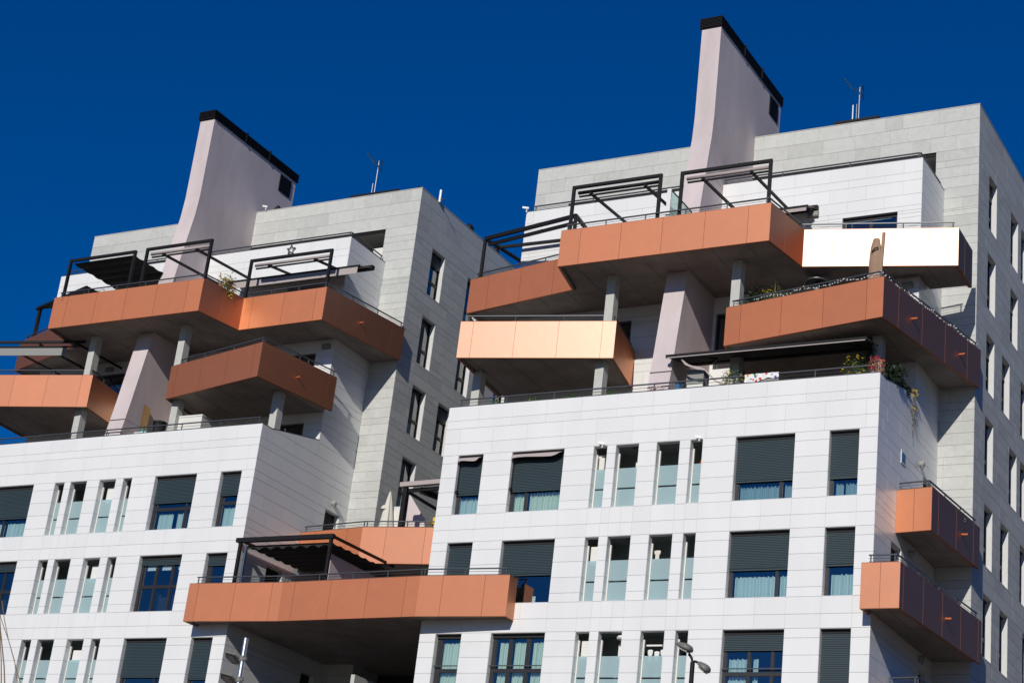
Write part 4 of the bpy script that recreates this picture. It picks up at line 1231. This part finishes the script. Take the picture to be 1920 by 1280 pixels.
# yellow chair on the upper bridge
t = thing('chair', (-33.9, 52.9, 16.75), 'yellow plastic chair on the upper bridge next to the white facade', 'chair')
mb = MB(); mb.box(-34.2, -33.7, 52.75, 53.2, 17.2, 17.26); mb.build('seat', 'yellow', t)
mb = MB(); mb.box(-34.15, -33.6, 52.95, 53.02, 17.27, 18.28); mb.box(-34.15, -34.08, 52.66, 52.94, 18.0, 18.06); mb.box(-33.67, -33.6, 52.66, 52.94, 18.0, 18.06); mb.build('backrest', 'yellow', t)
for a in (-34.2, -33.75):
    for b in (52.76, 53.14):
        mb = MB(); mb.box(a, a + .05, b, b + .05, 16.76, 17.2); mb.build('leg', 'yellow', t)
mb = MB(); mb.box(-35.85, -35.6, 52.95, 53.05, 16.76, 18.72); o = mb.build('white_panel', 'roomwhite'); tag(o, 'narrow white upright panel beside the closed white parasol', 'panel')
mb = MB(); mb.box(-35.87, -35.58, 52.94, 53.06, 18.72, 18.75); mb.build('cap', 'whiteplastic', o)
mb = MB(); mb.ext([(-36.2, 54.0, 16.76), (-34.9, 54.0, 16.76), (-35.2, 54.0, 18.6), (-36.1, 54.0, 19.75)], (0, .05, 0)); o = mb.build('shade_sail', 'stucco'); tag(o, 'grey sloping canvas sheet behind the upper bridge railing', 'shade sail')
mb = MB(); mb.tube([(-36.15, 54.03, 16.76), (-36.12, 54.03, 19.8)], .02, 6); mb.build('pole', 'steel', o)

# ------------------------------------------------------------------ plants
def plant(x, y, z, h, w, label, pot=None, mk='leaf', flowers=None, nleaf=160, size=.07, cat='plant', name='potted_plant', nfl=30, ph=.28, stem=True, group=None):
    t = thing(name, (x, y, z), label, cat, group)
    if pot:
        mb = MB(); mb.lathe((x, y, z), [(.09, 0), (.13, ph), (.145, ph), (.145, ph + .03), (.1, ph + .03)], 12); mb.build('pot', pot, t)
    nleaf = int(nleaf * 2.4); nfl = int(nfl * 1.8)
    mb = MB()
    z0 = z + (ph if pot else 0)
    if stem:
        for k in range(5):
            a = random.uniform(0, 6.28)
            mb.tube([(x, y, z0), (x + .3 * w * math.cos(a), y + .3 * w * math.sin(a), z0 + h * .75)], .008, 4)
    for k in range(nleaf):
        while True:
            p = Vector((random.uniform(-1, 1), random.uniform(-1, 1), random.uniform(-1, 1)))
            if p.length < 1: break
        cl = 1 + .35 * math.sin(p.x * 7 + x) * math.sin(p.z * 6 + y)
        mb.leaf((x + p.x * w * cl, y + p.y * w * cl, z0 + h * .5 + p.z * h * .5 * cl), size * random.uniform(.7, 1.4))
    mb.build('foliage', mk, t)
    for fm in (flowers or []):
        mb = MB()
        for k in range(nfl):
            a = random.uniform(0, 6.28); r = random.uniform(.5, 1.05); q = random.uniform(-.8, 1)
            c = Vector((x + w * r * math.cos(a), y - abs(w * r * math.sin(a)), z0 + h * .5 + h * .5 * q))
            for j in range(6): mb.leaf(c, .075)
        mb.build('flowers', fm, t, kind='stuff')
    return t
def topiary(x, label):
    t = thing('topiary_ball', (x, 49.45, 20.6), label, 'plant', 'clipped green balls along the parapet')
    mb = MB(); mb.lathe((x, 49.45, 20.3), [(.1, 0), (.14, .45)], 10); mb.build('pot', 'whiteplastic', t)
    mb = MB()
    for k in range(420):
        v = Vector((random.gauss(0, 1), random.gauss(0, 1), random.gauss(0, 1))).normalized()
        mb.leaf(Vector((x, 49.45, 20.93)) + v * random.uniform(.11, .16), .045)
    mb.build('foliage', 'leafbright', t)
topiary(-30.0, 'clipped green ball nearest the left end of the right terrace parapet')
topiary(-28.58, 'clipped green ball flanked by white flowers on the right terrace parapet')
topiary(-27.18, 'clipped green ball left of the sunlit concrete column on the right parapet')
topiary(-25.75, 'clipped green ball just right of the sunlit concrete column')
plant(-28.55, 49.5, 20.6, .3, .34, 'white flowers around the second clipped ball', mk='leaf', flowers=['whiteplastic'], nleaf=60, nfl=16, stem=False, cat='flowers')
plant(-24.1, 49.45, 20.55, .45, .24, 'red and white flower bunch by the right chimney foot', mk='leaf', flowers=['red', 'whiteplastic'], nleaf=110, nfl=14, cat='flowers')
plant(-16.75, 49.2, 20.50, .50, .25, 'orange red and pink flowers at the white parapet corner', pot='terracotta', mk='leaf', flowers=['orange', 'red', 'pink'], nleaf=80, nfl=8, cat='flowers', ph=.3)
plant(-16.75, 50.6, 20.6, .8, .34, 'dark leafy bush behind the flower pot at the white corner', pot='black', mk='leafdark', nleaf=420, size=.1)
plant(-16.72, 51.6, 20.95, .45, .18, 'dark round leafy plant on the sloping side parapet', mk='leafdark', nleaf=220, size=.1)
plant(-21.6, 49.6, 20.3, .95, .36, 'yellow green shrub behind the rail beside the towel', pot='terracotta', mk='leaf', nleaf=260, flowers=['yellow'], nfl=8)
plant(-17.65, 49.7, 20.3, 1.0, .4, 'yellow green shrub beside the corner column of the right terrace', pot='terracotta', mk='leaf', nleaf=260, flowers=['yellow'], nfl=10)
plant(-17.35, 50.1, 21.2, .9, .3, 'dark climbing leaves on the corner column of the right terrace', mk='leafdark', nleaf=240, size=.09)
plant(-21.35, 50.3, 23.1, 1.25, .32, 'dark bushy plant left on the right copper balcony', pot='terracotta', mk='leafdark', nleaf=380, size=.1)
plant(-20.55, 50.2, 23.0, 1.25, .45, 'bright leafy plant tied to a cane on the right copper balcony', pot='terracotta', mk='leaf', nleaf=420, flowers=['yellow'], nfl=6)
mb = MB(); mb.tube([(-20.6, 50.1, 22.8), (-20.57, 50.1, 24.75)], .012, 6); tag(mb.build('cane', 'wood'), 'thin cane standing in the bright balcony plant', 'cane')
plant(-42.85, 49.9, 25.9, 1.15, .36, 'spiky shrub with orange flowers between two awning frames on the left balcony', pot='terracotta', mk='leaf', nleaf=330, flowers=['yellow', 'orange'], nfl=16, size=.1)
plant(-48.2, 48.95, 26.2, .75, .16, 'small yellow flowering plant behind the left balcony rail', mk='leaf', nleaf=70, flowers=['yellow'], nfl=10)
plant(-49.7, 49.0, 26.3, .45, .42, 'low green shrub at the left end of the upper balcony rail', mk='leafdark', nleaf=200)
plant(-28.9, 49.5, 23.5, .35, .14, 'small orange tipped plant on the cream copper balcony', mk='leaf', nleaf=60, flowers=['orange'], nfl=5)
plant(-15.55, 53.6, 17.35, .5, .25, 'leafy plant with white blooms on the upper small side balcony', mk='leaf', nleaf=150, flowers=['whiteplastic'], nfl=10)
plant(-44.5 - 0.3, 48.95, 26.4, .3, .16, 'grey rounded cushion plant on the left upper balcony', mk='leafdark', nleaf=60)
# trailing plant hanging down the side wall
t = thing('trailing_plant', (XB + .05, 52.0, 21.2), 'yellow tipped plant trailing down the shaded side wall', 'plant')
mb = MB()
pth = [Vector((XB + .06, 52.05 + .06 * math.sin(k * 1.3), 21.3 - .09 * k)) for k in range(18)]
mb.tube(pth, .01, 5); mb.tube([p + Vector((.02, .16, -.05)) for p in pth[:11]], .01, 5)
mb.build('stem', 'rope', t)
mb = MB()
for k in range(110):
    p = random.choice(pth[:13]); mb.leaf(p + Vector((random.uniform(0, .08), random.uniform(-.12, .2), random.uniform(-.05, .05))), .07)
mb.build('foliage', 'leaf', t)
mb = MB()
for k in range(60):
    p = random.choice(pth[:3] + pth[6:8]); mb.leaf(p + Vector((random.uniform(0, .1), random.uniform(-.1, .15), random.uniform(-.05, .05))), .08)
mb.build('flowers', 'yellow', t, kind='stuff')
# towel and dark cloth on the parapet rail
t = thing('beach_towel', (-20.5, 49.25, 20.8), 'white towel with colourful print hung over the parapet rail', 'towel')
mb = MB(); prev = None
for k in range(31):
    s = k / 30; x = -21.05 + 1.13 * s
    zl = 20.80 if s < .38 else 20.80 + .16 * min(1, (s - .38) * 8) + .02 * math.sin(s * 20)
    c = [mb.pt((x, 49.25 + .01 * math.sin(s * 30), 21.15)), mb.pt((x, 49.23 + .015 * math.sin(s * 25), zl))]
    if prev: mb.face([prev[0], prev[1], c[1], c[0]])
    prev = c
mb.build('cloth', 'towel', t)
mb = MB(); mb.box(-20.62, -19.93, 49.262, 49.27, 20.79, 21.1); tag(mb.build('dark_cloth', 'grey'), 'plain grey cloth hanging under the printed towel', 'cloth')
# laundry in the galleries
def garment(x, y, z, w, h, mk, label):
    mb = MB()
    mb.ext([(x - w / 2, y, z), (x - w * .2, y, z + .02), (x + w * .2, y, z + .02), (x + w / 2, y, z), (x + w * .42, y, z - h * .35), (x + w * .3, y, z - h * .3), (x + w * .28, y, z - h), (x - w * .3, y, z - h), (x - w * .3, y, z - h * .3), (x - w * .42, y, z - h * .35)], (0, .02, 0))
    tag(mb.build('garment', mk), label, 'laundry')
garment(-23.4, 49.42, 18.2, .42, .28, 'green', 'bright green garment behind the frosted glass of the third upper slot')
garment(-23.45, 49.42, 17.58, .2, .55, 'whiteplastic', 'pale blue trousers hanging low in the third upper slot')
garment(-23.2, 49.42, 17.58, .15, .45, 'curtain3', 'cream garment hanging low beside the pale trousers')
garment(-23.60, 49.42, 15.62, .22, .3, 'canvas', 'pale folded shirt above the frosted pane in the middle row')
for k, x in enumerate((-23.6, -23.38, -23.18)):
    garment(x, 49.5, 12.55 - .05 * (k % 2), .17, .42, 'whiteplastic', ('leftmost', 'middle', 'rightmost')[k] + ' of three white shirts hung in the lowest slot')
mb = MB(); mb.box(-23.72, -23.2, 49.45, 49.5, 12.66, 12.71); tag(mb.build('strip_light', 'whiteplastic'), 'white tube light above the white shirts', 'lamp')
mb = MB(); mb.lathe((-22.35, 49.5, 18.28), [(.05, 0), (.09, .1), (.07, .22), (.02, .26)], 10); tag(mb.build('orange_basket', 'orange'), 'orange bag in the last upper slot of the right block', 'bag')
mb = MB(); mb.lathe((-44.86, 49.2, 12.05), [(.02, -.16), (.1, -.1), (.11, .05), (.03, .12)], 10); tag(mb.build('teal_cloth', 'teal'), 'teal bundle over the frosted glass at the lowest left slot', 'cloth')
mb = MB(); mb.lathe((-24.42, 49.2, 12.85), [(.16, -.04), (.18, 0), (.14, .06), (.02, .09)], 14); tag(mb.build('dish_lamp', 'whiteplastic'), 'white dome beside the lowest wide slot of the right block', 'lamp')
# scissor drying rack
t = thing('drying_rack', (-47.2, 49.4, 12.2), 'white folding drying rack in a dark slot of the left block', 'drying rack')
for k in range(3):
    x = -47.38 + .13 * k
    mb = MB(); mb.bar((x, 49.4, 12.45), (x + .15, 49.4, 12.18), .025, .02); mb.build('strut', 'whiteplastic', t)
    mb = MB(); mb.bar((x + .15, 49.425, 12.45), (x, 49.425, 12.18), .025, .02); mb.build('strut', 'whiteplastic', t)

# string lights on the copper balcony rail
t = thing('string_lights', (-18, 49.2, 23.9), 'string of small white lights along the right copper balcony rail', 'string lights')
ch = inset_chain([(-22.04, 49.7), (-16.5, 48.65), (-15.27, 54.9)], .15)
pts = []
for a, b in zip(ch[:-1], ch[1:]):
    n = 46
    for k in range(n + 1):
        s = k / n
        pts.append(Vector((a[0] + (b[0] - a[0]) * s, a[1] + (b[1] - a[1]) * s, 23.97 - .10 * abs(math.sin(s * math.pi * 4)) - .02 * random.random())))
mb = MB(); mb.tube(pts[8:], .004, 4); mb.build('wire', 'grey', t)
mb = MB()
for p in pts[8:]:
    for j in range(2):
        q = p + Vector((random.uniform(-.04, .04), random.uniform(-.05, .05), random.uniform(-.05, .03)))
        mb.box(q.x - .011, q.x + .011, q.y - .011, q.y + .011, q.z - .015, q.z + .015)
mb.build('bulbs', 'whiteplastic', t, kind='stuff')

# ------------------------------------------------------------------ street lamps in front
def oval_head(mb, c, d, L, w, h):
    pass
def street_lamp(base, topz, heads, label, polemk, polew):
    t = thing('street_lamp', (base[0], base[1], GZ), label, 'street lamp')
    mb = MB(); mb.tube([(base[0], base[1], GZ), (base[0], base[1], topz)], polew * 1.35, 14, polew); mb.build('pole', polemk, t, smooth=False)
    return t
# right lamp: two oval heads
t = street_lamp((-16.14, 36.0), 8.86, None, 'dark post with two oval lamp heads before the right block', 'black', .05)
mb = MB(); mb.tube([(-16.14, 36, 8.8), (-16.17, 36, 8.95), (-16.24, 36, 9.04)], .03, 8); mb.tube([(-16.14, 36, 8.8), (-16.10, 36, 8.88), (-16.04, 36, 8.86)], .03, 8); mb.build('arms', 'black', t)
def egg(cx, cy, cz, L, W_, H, ang, name='lamp_head'):
    ca, sa = math.cos(ang), math.sin(ang)
    def tf(x, y, z): return (cx + x * ca - z * sa, cy + y, cz + x * sa + z * ca)
    mb = MB(tf); n = 14; rings = []
    prof = [(-.5, .02), (-.42, .3), (-.25, .62), (0, .9), (.2, 1.0), (.38, .86), (.47, .5), (.5, .05)]
    for u, r in prof:
        rings.append([mb.pt((u * L, r * W_ / 2 * math.cos(2 * math.pi * j / n), (r * H * .62 if math.sin(2 * math.pi * j / n) > 0 else r * H * .38) * math.sin(2 * math.pi * j / n))) for j in range(n)])
    for a, b in zip(rings[:-1], rings[1:]):
        for j in range(n): mb.face([a[j], b[j], b[(j + 1) % n], a[(j + 1) % n]])
    hd = mb.build(name, 'lampgrey', t, smooth=True)
    mb = MB(tf); mb.box(-.12 * L, .36 * L, -W_ * .3, W_ * .3, -H * .42, -H * .30); mb.build('lens', 'lampglass', hd)
    mb = MB(tf); mb.box(.11 * L, .125 * L, -W_ * .31, W_ * .31, -H * .435, -H * .3); mb.build('lens_bar', 'black', hd)
egg(-16.34, 35.9, 9.17, .46, .34, .17, rad(-24))
egg(-15.94, 36.1, 8.78, .38, .32, .17, rad(-38))
# left lamp: steel pole with two flat heads
t = street_lamp((-28.22, 36.0), 9.52, None, 'galvanised steel post with two flat lamp heads before the left block', 'brushed', .062)
for (cx, cz, L) in ((-28.50, 8.98, .50), (-28.52, 8.46, .56)):
    def hp(u, v, w, cx=cx, cz=cz, L=L): return (cx + u * L, 36.0 + v * .36 + w * .3, cz + .02 - u * .16 * L - v * .20 + w)
    out = [(-.5, 0), (-.30, -.5), (.30, -.42), (.44, 0), (.30, .42), (-.30, .5)]
    mb = MB(); lo = [mb.pt(hp(u, v, 0)) for u, v in out]; up = [mb.pt(hp(u * .9, v * .85, .06)) for u, v in out]
    mb.face(lo); mb.face(up[::-1])
    for k in range(6): mb.face([lo[k], up[k], up[(k + 1) % 6], lo[(k + 1) % 6]])
    hd = mb.build('lamp_head', 'lampgrey', t)
    mb = MB(); q = [mb.pt(hp(u, v, -.006)) for u, v in ((-.32, -.3), (.1, -.3), (.1, .3), (-.32, .3))]; q2 = [mb.pt(hp(u, v, -.001)) for u, v in ((-.32, -.3), (.1, -.3), (.1, .3), (-.32, .3))]
    mb.face(q); mb.face(q2[::-1]); mb.build('lens', 'lampglass', hd)
    mb = MB(); mb.bar((cx + L * .38, 36.0, cz), (-28.1, 36.0, cz + .03), .07, .06); mb.tube([(-28.22, 36.0, cz - .04), (-28.22, 36.0, cz + .09)], .085, 12); mb.build('bracket', 'lampgrey', t)
# hanging ropes at the lower left edge
ropes = [([(-21.3, 25, 8.35), (-21.10, 25, 7.0), (-20.9, 25, 5.0)], 'leftmost thick brown rope at the lower left edge'),
         ]
def pix_rope(a, b, y, label, r, bow):
    pa, pb = Vector(a), Vector(b)
    pts = []
    for k in range(13):
        s = k / 12; p = pa.lerp(pb, s); p.x += bow * math.sin(s * math.pi); pts.append(p)
    mb = MB(); mb.tube(pts, r, 6); tag(mb.build('rope', 'rope'), label, 'rope')
for (lb, r, pts) in (('thin brown rope leaning far right at the lower left edge', .007, [(-25.6, 25, 7.35), (-25.41, 25, 7.04), (-25.11, 25, 6.64), (-24.71, 25, 6.02), (-24.5, 25, 5.7)]),
                     ('thin brown rope crossing its neighbour at the lower left edge', .007, [(-25.5, 25, 7.4), (-25.33, 25, 7.04), (-25.11, 25, 6.64), (-24.85, 25, 6.25), (-24.6, 25, 5.7)]),
                     ('thick brown rope hanging nearly straight at the lower left edge', .012, [(-25.55, 25, 7.3), (-25.39, 25, 6.88), (-25.2, 25, 6.43), (-25.08, 25, 6.15), (-24.93, 25, 5.7)]),
                     ('short thick brown rope nearest the lower left corner', .011, [(-25.42, 25, 6.95), (-25.31, 25, 6.59), (-25.19, 25, 6.28), (-25.02, 25, 5.7)])):
    mb = MB(); mb.tube(pts, r, 6); tag(mb.build('rope', 'rope'), lb, 'rope')
